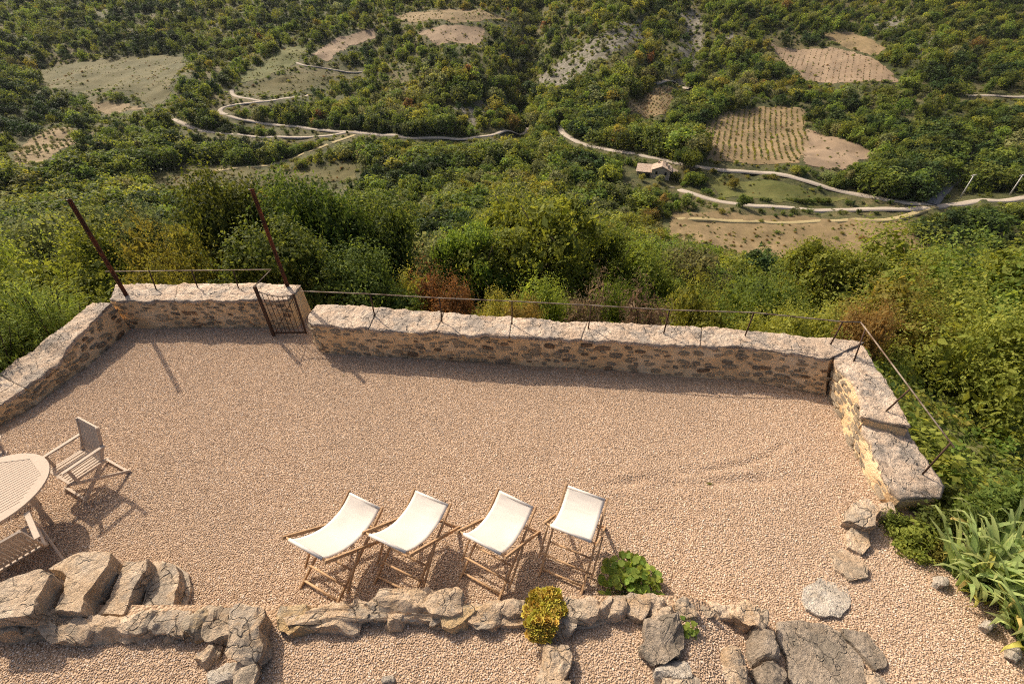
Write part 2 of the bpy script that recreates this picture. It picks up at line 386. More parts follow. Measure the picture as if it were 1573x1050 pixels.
# ---- roads
ROADPTS = []
def smooth_line(p, step):
    p = np.asarray(p); out = []
    for i in range(len(p) - 1):
        p0, p1, p2, p3 = p[max(i - 1, 0)], p[i], p[i + 1], p[min(i + 2, len(p) - 1)]
        n = max(2, int(np.linalg.norm(p2 - p1) / step))
        for t in np.arange(n) / n:
            out.append(.5 * ((2 * p1) + (-p0 + p2) * t + (2 * p0 - 5 * p1 + 4 * p2 - p3) * t * t + (-p0 + 3 * p1 - 3 * p2 + p3) * t ** 3))
    out.append(p[-1]); return np.array(out)
def road(name, label, pix, width, mat, protect=True, lift=.16):
    c = smooth_line(TL(pix)[:, :2], 1.2)
    k = 9; cs = np.array([np.convolve(np.pad(c[:, j], k // 2, 'edge'), np.ones(k) / k, 'valid') for j in (0, 1)]).T
    t = np.gradient(cs, axis=0); t /= np.linalg.norm(t, axis=1)[:, None] + 1e-9; nrm = np.stack([-t[:, 1], t[:, 0]], 1)
    w = width / 2 * (1 + .18 * vnoise(np.arange(len(cs)) * .11, 3.3))
    V = []; offs = (-1.25, -1, -.4, .4, 1, 1.25)
    zc = np.max([hm(*(cs + nrm * (w * o)[:, None]).T) for o in (-1, 0, 1)], axis=0); zc = np.convolve(np.pad(zc, 3, 'edge'), np.ones(7) / 7, 'valid')
    for o in offs:
        q = cs + nrm * (w * o)[:, None]; z = zc + (lift if abs(o) < 1.1 else -.35)
        V.append(np.c_[q, z])
    n = len(cs); V = np.concatenate(V); F = []
    for a in range(len(offs) - 1):
        i = np.arange(n - 1) + a * n; F.append(np.stack([i, i + 1, i + n + 1, i + n], 1))
    F = np.concatenate(F)
    o = obj(name, mesh_np(name, V, F, mat, True)); tag(o, label, 'road', None, 'structure')
    if protect: ROADPTS.append(cs[::2])
road('dirt_road', 'pale dirt road curving along the foot of the far slope', [(262, 182), (280, 190), (300, 198), (340, 206), (400, 211), (450, 212), (500, 209), (548, 204), (600, 207), (640, 212), (690, 213), (740, 210), (785, 204), (812, 197)], 2.3, M['road'])
road('dirt_road', 'pale dirt road from the bare ridge past the farmhouse to the junction', [(858, 193), (862, 200), (870, 209), (888, 219), (910, 226), (940, 232), (985, 239), (1015, 243), (1060, 255), (1110, 263), (1150, 265), (1200, 268), (1230, 275), (1260, 285), (1300, 295), (1350, 304), (1410, 312), (1445, 317)], 2.3, M['road'])
road('dirt_road', 'pale dirt road climbing in a hairpin above the long valley road', [(560, 204), (500, 201), (440, 194), (400, 189), (370, 184), (345, 176), (336, 169), (345, 164), (370, 160), (400, 157), (450, 150), (478, 145)], 2.3, M['road'])
road('dirt_road', 'pale lane passing below the farmhouse to the road junction', [(1040, 290), (1060, 297), (1090, 306), (1130, 313), (1170, 317), (1230, 320), (1300, 323), (1370, 323), (1420, 320), (1450, 317)], 2.3, M['road'])
road('farm_track', 'thin double farm track along the top of the lower field', [(1035, 338), (1100, 338), (1150, 340), (1250, 341), (1350, 340), (1378, 337), (1405, 328), (1440, 318)], 2.0, M['track'])
road('paved_road', 'grey paved road leaving the junction up between the trees', [(1428, 314), (1440, 300), (1462, 280), (1480, 262), (1490, 240), (1492, 215)], 3.6, M['asphalt'])
road('paved_road', 'pale road running past the utility poles', [(1440, 318), (1480, 313), (1520, 308), (1573, 303), (1640, 298)], 2.5, M['road'])
road('dirt_road', 'pale straight road on the scrub slope far to the right', [(1478, 146), (1520, 147), (1573, 149), (1640, 150)], 2.0, M['road'])
road('farm_track', 'dry grassy track slanting up to the valley road', [(320, 264), (390, 257), (440, 246), (500, 224), (548, 207)], 2.4, M['track'])
road('dirt_path', 'short pale path at the end of the terraced fields', [(455, 96), (468, 102), (505, 107), (560, 110)], 1.6, M['road'])
road('dirt_path', 'pale field path joining the hairpin road', [(405, 157), (380, 151), (358, 147), (356, 138)], 2.0, M['road'])
road('dirt_path', 'bare path above the small square plot', [(1005, 130), (1040, 131), (1062, 138)], 2.5, M['road'])
ROADP = np.concatenate(ROADPTS)

# ---- fields
FIELDS = []; FLAB = []
def field(name, label, pix, mat, rows=None, lift=.12):
    w = TL(pix)[:, :2]; lo, hi = w.min(0), w.max(0); st = max(.8, (hi - lo).max() / 110)
    gx = np.arange(lo[0], hi[0] + st, st); gy = np.arange(lo[1], hi[1] + st, st)
    X, Y = np.meshgrid(gx, gy); jx = 2.5 * fbm(X / 6, Y / 6, 4, 3); jy = 2.5 * fbm(X / 6, Y / 6, 9, 3)
    ins = inpoly(X + jx, Y + jy, w); cell = ins[:-1, :-1] & ins[1:, :-1] & ins[:-1, 1:] & ins[1:, 1:]
    nx = len(gx); a, b = np.where(cell); i = a * nx + b
    F = np.stack([i, i + 1, i + nx + 1, i + nx], 1); V = np.c_[X.ravel(), Y.ravel(), hm(X.ravel(), Y.ravel()) + lift]
    use = np.unique(F); mp = -np.ones(len(V), int); mp[use] = np.arange(len(use))
    o = obj(name, mesh_np(name, V[use], mp[F], mat, True)); tag(o, label, 'field', None, 'structure')
    FIELDS.append(w); FLAB.append('the ' + label.split(' with')[0]); return w
field('meadow', 'wide dry green meadow below the dark wood', [(52, 102), (150, 93), (250, 85), (290, 88), (262, 150), (235, 168), (200, 142), (70, 137)], M['f_mead'])
field('terraced_field', 'bright green narrow terrace beside the rubble strip', [(365, 118), (400, 100), (440, 72), (475, 72), (458, 95), (420, 114), (370, 128)], M['f_green'])
field('terraced_field', 'dry meadow inside the bend of the hairpin road', [(362, 134), (420, 120), (500, 108), (505, 128), (440, 145), (395, 152)], M['f_mead'])
field('ploughed_field', 'curved reddish fallow strip above the round wood', [(478, 84), (520, 55), (575, 44), (580, 58), (540, 70), (505, 96)], M['f_pink'])
field('ploughed_field', 'long tan clearing at the top of the far slope', [(600, 22), (720, 15), (785, 35), (700, 38), (630, 36)], M['f_tan'])
field('ploughed_field', 'reddish clearing just above the round wood', [(640, 49), (748, 46), (735, 70), (668, 70)], M['f_pink'])
FV = field('vineyard', 'large bare vineyard with straight planted rows', [(1083, 182), (1140, 166), (1200, 162), (1236, 170), (1246, 215), (1228, 252), (1080, 246)], M['f_vine'])
field('ploughed_field', 'bare tan slope next to the big vineyard', [(1238, 192), (1290, 212), (1355, 236), (1290, 262), (1232, 254)], M['f_pink'])
FU = field('vineyard', 'upper tan vineyard on the right hand slope', [(1183, 66), (1290, 74), (1345, 88), (1385, 126), (1290, 128), (1232, 120)], M['f_pink'])
field('meadow', 'pale curved grass strip above the upper vineyard', [(1262, 52), (1310, 50), (1362, 76), (1345, 86), (1290, 70)], M['f_tan'])
FS = field('vineyard', 'small square plot of dense low bushes', [(958, 146), (1032, 132), (1036, 160), (1022, 178), (958, 174)], M['f_tan'])
field('meadow', 'green strip between the two lanes by the farmhouse', [(1085, 273), (1180, 274), (1240, 288), (1310, 308), (1200, 312), (1110, 306)], M['f_green'])
field('ploughed_field', 'wide dry field in the valley bottom', [(1035, 326), (1150, 330), (1300, 334), (1395, 342), (1425, 388), (1385, 408), (1240, 408), (1020, 366)], M['f_tan'])
FO = field('olive_grove', 'pale grove with rows of small olive trees', [(32, 226), (70, 200), (112, 195), (118, 214), (70, 248), (15, 258)], M['f_tan'])
field('meadow', 'dry clearing under the yellow shrubs', [(222, 268), (300, 250), (420, 262), (545, 245), (550, 275), (330, 285), (230, 284)], M['f_mead'])
field('meadow', 'small dry clearing at the foot of the left wood', [(130, 160), (200, 158), (225, 168), (160, 176)], M['f_tan'])

# ------------------------------------------------------------------ vegetation meshes
def leaves(pos, nrm, size, seed, aspect=.55, fold=.25):
    """one folded leaf (two triangles) per point"""
    rg = np.random.default_rng(seed); n = len(pos)
    nrm = nrm / (np.linalg.norm(nrm, axis=1)[:, None] + 1e-9)
    t = rg.normal(size=(n, 3)); t -= nrm * (t * nrm).sum(1)[:, None]; t /= np.linalg.norm(t, axis=1)[:, None] + 1e-9
    s = np.cross(nrm, t); L = (size * rg.uniform(.6, 1.35, n))[:, None]
    a = pos - t * L * .5; c = pos + t * L * .5
    b = pos + s * L * aspect * .5 + nrm * L * fold * .3; d = pos - s * L * aspect * .5 + nrm * L * fold * .3
    V = np.stack([a, b, c, d], 1).reshape(-1, 3); i = np.arange(n)[:, None] * 4
    F = np.concatenate([i + [0, 1, 2], i + [0, 2, 3]], 1).reshape(-1, 3)
    return V, F, np.repeat(rg.random(n), 2)
def crown_mesh(name, seed, mat, nlobe=22, nleaf=3000, leaf=.06, width=.8, z0=.25, shape='round', aspect=.55, hollow=.6, lobe_r=(.13, .24)):
    rg = np.random.default_rng(seed); C = []; 
    for i in range(nlobe):
        while True:
            p = rg.uniform(-1, 1, 3)
            if np.linalg.norm(p) < 1: break
        p = p / max(np.linalg.norm(p), .3) * rg.uniform(.35, .8)
        if shape == 'cone': q = (p[2] + 1) / 2; p[:2] *= (1.05 - q)
        if shape == 'dome': p[2] = abs(p[2]) * 1.3 - .75
        C.append((p[0] * width / 2, p[1] * width / 2, z0 + (1 - z0) * (p[2] * .5 + .5)))
    C = np.array(C); Rl = rg.uniform(*lobe_r, nlobe) * max(width, .55)
    if shape == 'cone': Rl *= (1.15 - (C[:, 2] - z0) / (1 - z0))
    w = Rl ** 2; k = rg.choice(nlobe, nleaf, p=w / w.sum())
    d = rg.normal(size=(nleaf, 3)); d[:, 2] += .25; d /= np.linalg.norm(d, axis=1)[:, None]
    bump = 1 + .35 * vnoise(d[:, 0] * 2.3 + k * 3.1, d[:, 1] * 2.3, d[:, 2] * 2.3 + seed)
    tuft = max(8, nleaf // 15); tk = rg.integers(0, tuft, nleaf); td = rg.normal(size=(tuft, 3)); td[:, 2] += .25; td /= np.linalg.norm(td, axis=1)[:, None]; tl_ = rg.choice(nlobe, tuft, p=w / w.sum()); k = tl_[tk]
    d = td[tk] + rg.normal(size=(nleaf, 3)) * (leaf * .95 / Rl[k])[:, None]; d /= np.linalg.norm(d, axis=1)[:, None]
    bump = 1 + .55 * vnoise(td[tk, 0] * 2.3 + k * 3.1, td[tk, 1] * 2.3, td[tk, 2] * 2.3 + seed)
    rad = Rl[k] * bump * (hollow + (1 - hollow) * rg.random(nleaf) ** .5) * rg.choice([1, 1, 1, 1.12, 1.25], nleaf)
    pos = C[k] + d * rad[:, None]; pos[:, 2] = np.where(pos[:, 2] < .02, .02 + rg.random(nleaf) * .05, pos[:, 2])
    nr = d * .8 + rg.normal(size=(nleaf, 3)) * .55 + np.array([0, 0, .25])
    C0 = C.copy(); zm = np.percentile(pos[:, 2], 99.3); pos[:, 2] *= 1 / zm; C[:, 2] *= 1 / zm
    rw = width / 2 / np.percentile(np.hypot(pos[:, 0], pos[:, 1]), 97); pos[:, :2] *= rw; C[:, :2] *= rw
    ni = max(60, int(nleaf * .16)); ki = rg.choice(nlobe, ni, p=w / w.sum()); di = rg.normal(size=(ni, 3)); di /= np.linalg.norm(di, axis=1)[:, None]
    pi = C0[ki] + di * (Rl[ki] * rg.uniform(.3, .78, ni))[:, None]; pi[:, 2] = np.maximum(pi[:, 2], .03); pi[:, 2] /= zm; pi[:, :2] *= rw
    pos = np.r_[pos, pi]; nr = np.r_[nr, di + rg.normal(size=(ni, 3)) * .5]; sz = np.r_[np.full(nleaf, leaf), np.full(ni, min(leaf * 3.2, .13))]
    V, F, lv = leaves(pos, nr, sz, seed + 1, aspect)
    me = mesh_np(name, V, F, mat, False, {'lv': ('FLOAT', 'FACE', lv)})
    return me, C, Rl
def trunk_mesh(name, seed, C, z0, r=.022, limbs=8, twigs=0):
    rg = np.random.default_rng(seed); b = MB()
    zt = max(z0 + .2, .3); top = np.array([rg.normal() * .03, rg.normal() * .03, zt])
    b.tube([(0, 0, -.12), (0, 0, .0), top * .5 + [rg.normal() * .01, 0, 0], top], [r * 1.5, r * 1.15, r * .9, r * .7], 7)
    for c in C[rg.permutation(len(C))[:limbs]]:
        s = top * rg.uniform(.55, 1.); m = (s + c) / 2 + rg.normal(size=3) * .03 + [0, 0, .02]
        b.tube([s, m, c], [r * .55, r * .38, r * .15], 5)
        for _ in range(twigs):
            e = c + rg.normal(size=3) * .09; b.tube([m * .4 + c * .6, e], [r * .2, r * .07], 4)
    return b.mesh(name, M['bark'], True)

# ------------------------------------------------------------------ terrace ground
def mk_gravel():
    m = Mat('gravel_bed'); co = m.coord(); v = m.vor(co, 38, 'Distance'); vc = m.vor(co, 38, 'Color'); n = m.noise(co, .5, 4)
    sp = m.n('SeparateColor'); m.l(vc, sp.inputs[0])
    col = m.ramp(sp.outputs[0], [(.1, (.26, .165, .095)), (.5, (.38, .255, .16)), (.9, (.48, .34, .23))])
    m.color(m.mix(m.maprange(n, .35, .65, 0, .35), col, (.34, .25, .17))).bump(m.math('SUBTRACT', 1., v), 1., .02); return m.m
M['gravel'] = mk_gravel()
def mk_pebble():
    m = Mat('gravel_pebble'); r = m.rand(); co = m.coord('Object')
    col = m.ramp(r, [(.0, (.30, .205, .14)), (.25, (.46, .32, .215)), (.6, (.56, .405, .28)), (.85, (.59, .44, .32)), (.95, (.68, .58, .48)), (1., (.28, .22, .18))])
    ps_ = m.n('NewGeometry').outputs['Position']; col = m.mix(m.maprange(m.noise(ps_, .55, 5, .65), .36, .64, 0, .38), col, (.36, .265, .19)); m.color(col); return m.m
M['pebble'] = mk_pebble()
BED = .42
def sheet(name, label, poly, zfun, st, mat):
    lo = np.min(poly, 0); hi = np.max(poly, 0); gx = np.arange(lo[0], hi[0] + st, st); gy = np.arange(lo[1], hi[1] + st, st)
    X, Y = np.meshgrid(gx, gy); ins = inpoly(X, Y, poly); c = ins[:-1, :-1] | ins[1:, 1:]; a, b = np.where(c); nx = len(gx); i = a * nx + b
    F = np.stack([i, i + 1, i + nx + 1, i + nx], 1); V = np.c_[X.ravel(), Y.ravel(), zfun(X.ravel(), Y.ravel())]
    use = np.unique(F); mp = -np.ones(len(V), int); mp[use] = np.arange(len(use))
    return tag(obj(name, mesh_np(name, V[use], mp[F], mat, True)), label, 'gravel', None, 'structure')
_trk = np.array([P(*q)[:2] for q in ((930, 748), (985, 736), (1040, 727), (1100, 722), (1150, 714), (1185, 700), (1205, 684))])
def _trackd(x, y):
    x = np.asarray(x, float); y = np.asarray(y, float); d = np.full(x.shape, 9.)
    for a, b in zip(_trk[:-1], _trk[1:]):
        t = np.clip(((x - a[0]) * (b[0] - a[0]) + (y - a[1]) * (b[1] - a[1])) / ((b - a) @ (b - a)), 0, 1); d = np.minimum(d, np.hypot(x - a[0] - t * (b[0] - a[0]), y - a[1] - t * (b[1] - a[1])))
    return d
def zt(x, y):
    d = _trackd(x, y); return (-.009 * np.exp(-(d / .05) ** 2) + .008 * np.exp(-((d - .12) / .06) ** 2)) * (1 + .9 * vnoise(np.asarray(x) * 4, np.asarray(y) * 4)) + _zt(x, y)
def _zt(x, y): return .018 * fbm(np.asarray(x) / 1.1, np.asarray(y) / 1.1, 1, 3) - .02 * np.exp(-((np.asarray(y) - (4.02 + .03 * (np.asarray(x) - 2) ** 2 * .6)) / .09) ** 2) * np.clip((np.asarray(x) - 1.3) * 2, 0, 1) * np.clip((4.6 - np.asarray(x)) * 1.5, 0, 1) * (1 + vnoise(np.asarray(x) * 3, np.asarray(y) * 3))
def zb(x, y):
    k = np.clip((2.75 - np.asarray(x)) / 1.0, 0, 1); k = k * k * (3 - 2 * k); return (BED + .03) * k - .03 + .02 * fbm(np.asarray(x) / .8, np.asarray(y) / .8, 3, 3)
TPOLY = [(-9.2, 1.2), (-9.2, 8.6), (-4.3, 8.6), (-3.6, 7.6), (5.9, 6.3), (5.9, 3.4), (6.1, 3.2), (6.1, -.5), (2.0, -.5), (2.0, 1.9)]
BPOLY = [(-9.2, -.5), (-9.2, 2.1), (-2.6, 2.1), (1.9, 2.25), (2.75, 2.2), (2.8, -.5)]
sheet('terrace_ground', 'tan gravel ground of the walled terrace', TPOLY, zt, .06, M['gravel'])
sheet('garden_bed_ground', 'gravel bed behind the low rock edging', BPOLY, zb, .1, M['gravel'])
def pebble_mesh(name, seed):
    import bmesh
    bm = bmesh.new(); bmesh.ops.create_icosphere(bm, subdivisions=1, radius=1); rg = np.random.default_rng(seed)
    for v in bm.verts:
        v.co *= rg.uniform(.8, 1.15); v.co.z *= .55; v.co.y *= .8
    me = bpy.data.meshes.new(name); bm.to_mesh(me); bm.free(); me.materials.append(M['pebble']); return me
def gn_scatter(name, protos, pos, rot, scl, idx, label, cat, kind='stuff', mat=None):
    """one object: real meshes set on points by geometry nodes"""
    pc = bpy.data.collections.new(name + '_pieces')
    for i, p in enumerate(protos):
        pc.objects.link(bpy.data.objects.new('%s_piece_%02d' % (name, i), p))
    n = len(pos); me = bpy.data.meshes.new(name); me.vertices.add(n); me.vertices.foreach_set('co', np.asarray(pos, np.float32).ravel())
    for nm, typ, arr in (('rot', 'FLOAT_VECTOR', rot), ('scl', 'FLOAT_VECTOR', scl)):
        me.attributes.new(nm, typ, 'POINT').data.foreach_set('vector', np.asarray(arr, np.float32).ravel())
    me.attributes.new('idx', 'INT', 'POINT').data.foreach_set('value', np.asarray(idx, np.int32))
    g = bpy.data.node_groups.new(name, 'GeometryNodeTree')
    g.interface.new_socket('Geometry', in_out='INPUT', socket_type='NodeSocketGeometry'); g.interface.new_socket('Geometry', in_out='OUTPUT', socket_type='NodeSocketGeometry')
    N = g.nodes.new; gi = N('NodeGroupInput'); go = N('NodeGroupOutput'); ip = N('GeometryNodeInstanceOnPoints'); ci = N('GeometryNodeCollectionInfo')
    ci.inputs['Collection'].default_value = pc; ci.inputs['Separate Children'].default_value = True; ci.inputs['Reset Children'].default_value = True
    def at(nm, typ):
        a = N('GeometryNodeInputNamedAttribute'); a.data_type = typ; a.inputs[0].default_value = nm; return [o for o in a.outputs if o.enabled][0]
    L = g.links.new
    L(gi.outputs[0], ip.inputs['Points']); L(ci.outputs[0], ip.inputs['Instance']); ip.inputs['Pick Instance'].default_value = True
    L(at('idx', 'INT'), ip.inputs['Instance Index']); L(at('scl', 'FLOAT_VECTOR'), ip.inputs['Scale'])
    er = N('FunctionNodeEulerToRotation'); L(at('rot', 'FLOAT_VECTOR'), er.inputs[0]); L(er.outputs[0], ip.inputs['Rotation'])
    L(ip.outputs[0], go.inputs[0])
    o = obj(name, me); md = o.modifiers.new('scatter', 'NODES'); md.node_group = g
    return tag(o, label, cat, None, kind)
def gravel_points(poly, zf, sp, seed):
    rg = np.random.default_rng(seed); lo = np.min(poly, 0); hi = np.max(poly, 0)
    X, Y = np.meshgrid(np.arange(lo[0], hi[0], sp), np.arange(lo[1], hi[1], sp)); X = X.ravel() + rg.uniform(-.55, .55, X.size) * sp; Y = Y.ravel() + rg.uniform(-.55, .55, Y.size) * sp
    k = inpoly(X, Y, poly); X, Y = X[k], Y[k]; return np.c_[X, Y, zf(X, Y) + .004]
def gravel(name, label, poly, zf, sp, seed):
    p = gravel_points(poly, zf, sp, seed); rg = np.random.default_rng(seed + 1); n = len(p)
    s = rg.uniform(.55, 1.25, n) ** 1.0 * .0108; rot = np.c_[rg.normal(0, .35, n), rg.normal(0, .35, n), rg.uniform(0, 6.28, n)]
    gn_scatter(name, [pebble_mesh(name + str(i), i) for i in range(4)], p, rot, np.c_[s, s, s], rg.integers(0, 4, n), label, 'gravel')
gravel('terrace_gravel', 'loose tan gravel covering the terrace', [(-8.35, 3.6), (-8.2, 8.05), (-4.2, 8.1), (-3.8, 7.2), (5.6, 5.8), (5.5, 3.7), (5.9, 3.0), (5.6, 1.2), (2.5, 1.2), (2.4, 2.1), (1.9, 2.2), (-3.6, 2.0), (-6.5, 2.6)], zt, .0182, 11)
gravel('bed_gravel', 'loose tan gravel in the beds behind the rock edging', [(-5.6, .9), (-5.6, 2.05), (-2.6, 2.0), (1.9, 2.15), (2.68, 2.1), (2.75, .9)], zb, .0182, 12)

# ------------------------------------------------------------------ stone walls
def ico_stone(name, seed, mat, sub=1, pw=.6):
    import bmesh
    bm = bmesh.new(); bmesh.ops.create_icosphere(bm, subdivisions=sub, radius=1)
    for v in bm.verts:
        c = np.array(v.co); c = np.sign(c) * np.abs(c) ** pw; c *= 1 + .22 * vnoise(c[0] * 1.3 + seed * 7.7, c[1] * 1.3, c[2] * 1.3); v.co = c * .62
    me = bpy.data.meshes.new(name); bm.to_mesh(me); bm.free(); me.materials.append(mat); return me
STONES_MID = [ico_stone('stone', 40 + i, M['wallstone_mid']) for i in range(6)]
STONES = [ico_stone('stone', i, M['wallstone']) for i in range(9)] + [ico_stone('stone', 20 + i, M['wallstone_pale']) for i in range(4)]
class Line:
    """stations along a wall: inner base, inner top, outer top (xy) and top height"""
    def __init__(s, st):
        s.a = np.array([[*ib, *it, *ot, z] for ib, it, ot, z in st], float)
        d = np.linalg.norm(np.diff(s.a[:, 2:4], axis=0), axis=1); s.s = np.r_[0, np.cumsum(d)]; s.L = s.s[-1]
    def at(s, t): return np.array([np.interp(t, s.s, s.a[:, j]) for j in range(7)]).T
def wall_body(name, ln, parent, seed, mat, outer_depth=-3.5, rough=.03):
    n = max(8, int(ln.L / .07)); q = ln.at(np.linspace(0, ln.L, n)); rows = []
    for t in np.linspace(0, 1, 10):
        xy = q[:, :2] * (1 - t) + q[:, 2:4] * t; rows.append(np.c_[xy, -.2 + (q[:, 6] - .05 + .2) * t])
    for t in (.25, .5, .75, 1): rows.append(np.c_[q[:, 2:4] * (1 - t) + q[:, 4:6] * t, q[:, 6] - .075])
    out = q[:, 4:6] - q[:, 2:4]; out = out / (np.linalg.norm(out, axis=1)[:, None] + 1e-9)
    for t in (.15, .4, 1.): rows.append(np.c_[q[:, 4:6] + out * t * .35, q[:, 6] - .03 + (outer_depth - q[:, 6]) * t])
    G = np.array(rows); m = len(rows); c = G.copy()
    nz = fbm(c[..., 0] * 2.2, c[..., 1] * 2.2 + seed, c[..., 2] * 4, 4)
    G[..., :2] -= (out[None] * nz[..., None]) * rough * 2; G[10:, :, 2] += .02 * nz[10:]
    i = np.arange(m - 1)[:, None] * n + np.arange(n - 1)[None]; F = np.stack([i, i + n, i + n + 1, i + 1], -1).reshape(-1, 4)
    V = G.reshape(-1, 3)
    # ends
    caps = []
    for e in (0, n - 1):
        k = len(V); V = np.r_[V, G[:, e].mean(0)[None]]; 
        for r in range(m - 1): caps.append((r * n + e, (r + 1) * n + e, k, k) if e else ((r + 1) * n + e, r * n + e, k, k))
    me = bpy.data.meshes.new(name); me.from_pydata(V.tolist(), [], [tuple(f) for f in F.tolist()] + [f[:3] for f in caps]); me.materials.append(mat); me.update()
    return obj(name, me, parent)
def wall_stones(ln, parent, seed, n, smin=.07, smax=.2, pale=.2, mid=.68, face='in', t0=.08, t1=.92):
    rg = np.random.default_rng(seed); done = []; tries = 0
    while len(done) < n and tries < n * 30:
        tries += 1; s = rg.uniform(.05, ln.L - .05); t = rg.uniform(t0, t1); w = rg.uniform(smin, smax) * (1 if rg.random() < .8 else 1.5); h = w * rg.uniform(.28, .6)
        q = ln.at(s); z = -.05 + q[6] * t
        if z + h * .5 > q[6] - .03 or any(abs(s - a) < (w + c) * .54 and abs(z - b) < (h + d) * .55 for a, b, c, d in done): continue
        done.append((s, z, w, h)); q2 = ln.at(min(s + .05, ln.L)); tx = q2[2:4] - q[2:4]; yaw = math.atan2(tx[1], tx[0])
        tt = (z + .2) / (q[6] + .165); xy = q[:2] * (1 - tt) + q[2:4] * tt
        rr_ = rg.random(); me = STONES[rg.integers(0, 9)] if rr_ > pale + mid else (STONES_MID[rg.integers(0, 6)] if rr_ > pale else STONES[9 + rg.integers(0, 4)])
        obj('stone', me, parent, (xy[0], xy[1], z), (rg.normal(0, .08), rg.normal(0, .12), yaw + rg.normal(0, .06)), (w, rg.uniform(.026, .045), h))
def coping(ln, parent, seed, piece=1.5, over=.03, mat=None, zj=.006, split=.15):
    rg = np.random.default_rng(seed); cuts = [0.]
    while cuts[-1] < ln.L - piece * .8: cuts.append(cuts[-1] + piece * rg.uniform(.6, 1.4))
    cuts[-1] = ln.L if ln.L - cuts[-1] < piece * .5 else cuts[-1]
    if cuts[-1] < ln.L: cuts.append(ln.L)
    sk = [0] + [rg.normal(0, .09) for _ in cuts[1:-1]] + [0]
    for i in range(len(cuts) - 1):
        parts = [(0, 1)] if rg.random() > split else [(0, (c := rg.uniform(.35, .65))), (c, 1)]
        for v0, v1 in parts:
            nu, nv = max(5, int((cuts[i + 1] - cuts[i]) / .028)), max(4, int(18 * (v1 - v0)) + 2); dz = rg.normal(0, zj * .5); tl = rg.normal(0, .008, 2); G = np.zeros((nv, nu, 3)); u = np.linspace(0, 1, nu)
            for j, v in enumerate(np.linspace(v0, v1, nv)):
                a, b = cuts[i] + sk[i] * (v - .5), cuts[i + 1] + sk[i + 1] * (v - .5); s = a + .002 + (b - a - .004) * u
                q = ln.at(np.clip(s, 0, ln.L)); o = q[:, 4:6] - q[:, 2:4]; wd_ = np.linalg.norm(o, axis=1)[:, None]; o = o / (wd_ + 1e-9)
                vv = v + (.003 if v == v0 and v0 > 0 else 0) - (.003 if v == v1 and v1 < 1 else 0)
                xy = q[:, 2:4] + o * (-over + (wd_ + 2 * over) * vv)
                if v == 0: xy = xy - o * (.07 * fbm(s * 4, seed, 1., 5))[:, None]
                if v == 1: xy = xy + o * (.09 * fbm(s * 2, seed + 5, 1., 3))[:, None]
                G[j, :, :2] = xy; G[j, :, 2] = q[:, 6] + dz + tl[0] * (u - .5) + tl[1] * (v - .5)
            G[..., 2] += .05 * fbm(G[..., 0] * 2.2, G[..., 1] * 2.2, seed, 3) + .05 * np.abs(fbm(G[..., 0] * 7, G[..., 1] * 7, seed + 9, 4)) - .02 + .012 * vnoise(G[..., 0] * 30, G[..., 1] * 30)
            edge = np.ones((nv, nu), bool); edge[1:-1, 1:-1] = False; G[edge, 2] -= .006
            # skirt
            top = G.reshape(-1, 3); loop = list(range(nu)) + [k * nu + nu - 1 for k in range(1, nv)] + [(nv - 1) * nu + k for k in range(nu - 2, -1, -1)] + [k * nu for k in range(nv - 2, 0, -1)]
            cen = top.mean(0); sk_ = top[loop].copy(); sk_[:, :2] = cen[:2] + (sk_[:, :2] - cen[:2]) * .97; sk_[:, 2] -= .065
            V = np.r_[top, sk_]; ii = np.arange(nv - 1)[:, None] * nu + np.arange(nu - 1)[None]
            F = np.stack([ii, ii + 1, ii + nu + 1, ii + nu], -1).reshape(-1, 4); m = len(loop); nb = len(top)
            S = np.array([(loop[(k + 1) % m], loop[k], nb + k, nb + (k + 1) % m) for k in range(m)])
            obj('coping_stone', mesh_np('coping_stone', V, np.r_[F, S], mat or M['coping'], False), parent)
def stone_wall(label, st, seed, nst, cop=True, **kw):
    ln = Line(st); w = empty('stone_wall', (0, 0, 0)); tag(w, label, 'wall', 'parapet walls round the terrace')
    wall_body('mortar_core', ln, w, seed, M['mortar']); wall_stones(ln, w, seed, nst, **kw)
    if cop: coping(ln, w, seed + 3)
    return w, ln
p2 = lambda px, py, z=.7: tuple(P(px, py, z)[:2])
wC, LC = stone_wall('long rubble parapet wall with pale rough coping along the valley side', [
    ((-4.02, 7.42), (-4.02, 7.44), (-4.02, 7.62), .66), ((-3.98, 7.22), (-3.95, 7.26), (-4.0, 7.85), .68), ((-3.75, 7.08), (-3.78, 7.12), (-3.7, 7.84), .70),
    ((-2., 6.92), (-2.0, 6.90), (-2.1, 7.60), .70), ((-.33, 6.79), (-.32, 6.76), (-.34, 7.36), .70), ((1.41, 6.62), (1.36, 6.64), (1.42, 7.18), .70),
    ((3.6, 6.33), (3.06, 6.50), (3.22, 7.05), .70), ((4.5, 6.20), (4.0, 6.45), (4.2, 6.95), .70), ((5.1, 6.02), (4.72, 6.28), (5.1, 6.78), .70), ((5.62, 5.80), (5.50, 6.08), (6.35, 6.52), .70)], 3, 240)
wA, LA = stone_wall('short rubble parapet wall at the back left behind the gate', [
    ((-8.3, 7.93), (-8.3, 7.98), (-8.6, 8.60), .70), ((-6.8, 7.94), (-6.7, 7.98), (-6.85, 8.60), .70), ((-5.4, 7.95), (-5.3, 7.97), (-5.4, 8.56), .71), ((-4.62, 7.92), (-4.6, 7.95), (-4.55, 8.52), .72)], 5, 90)
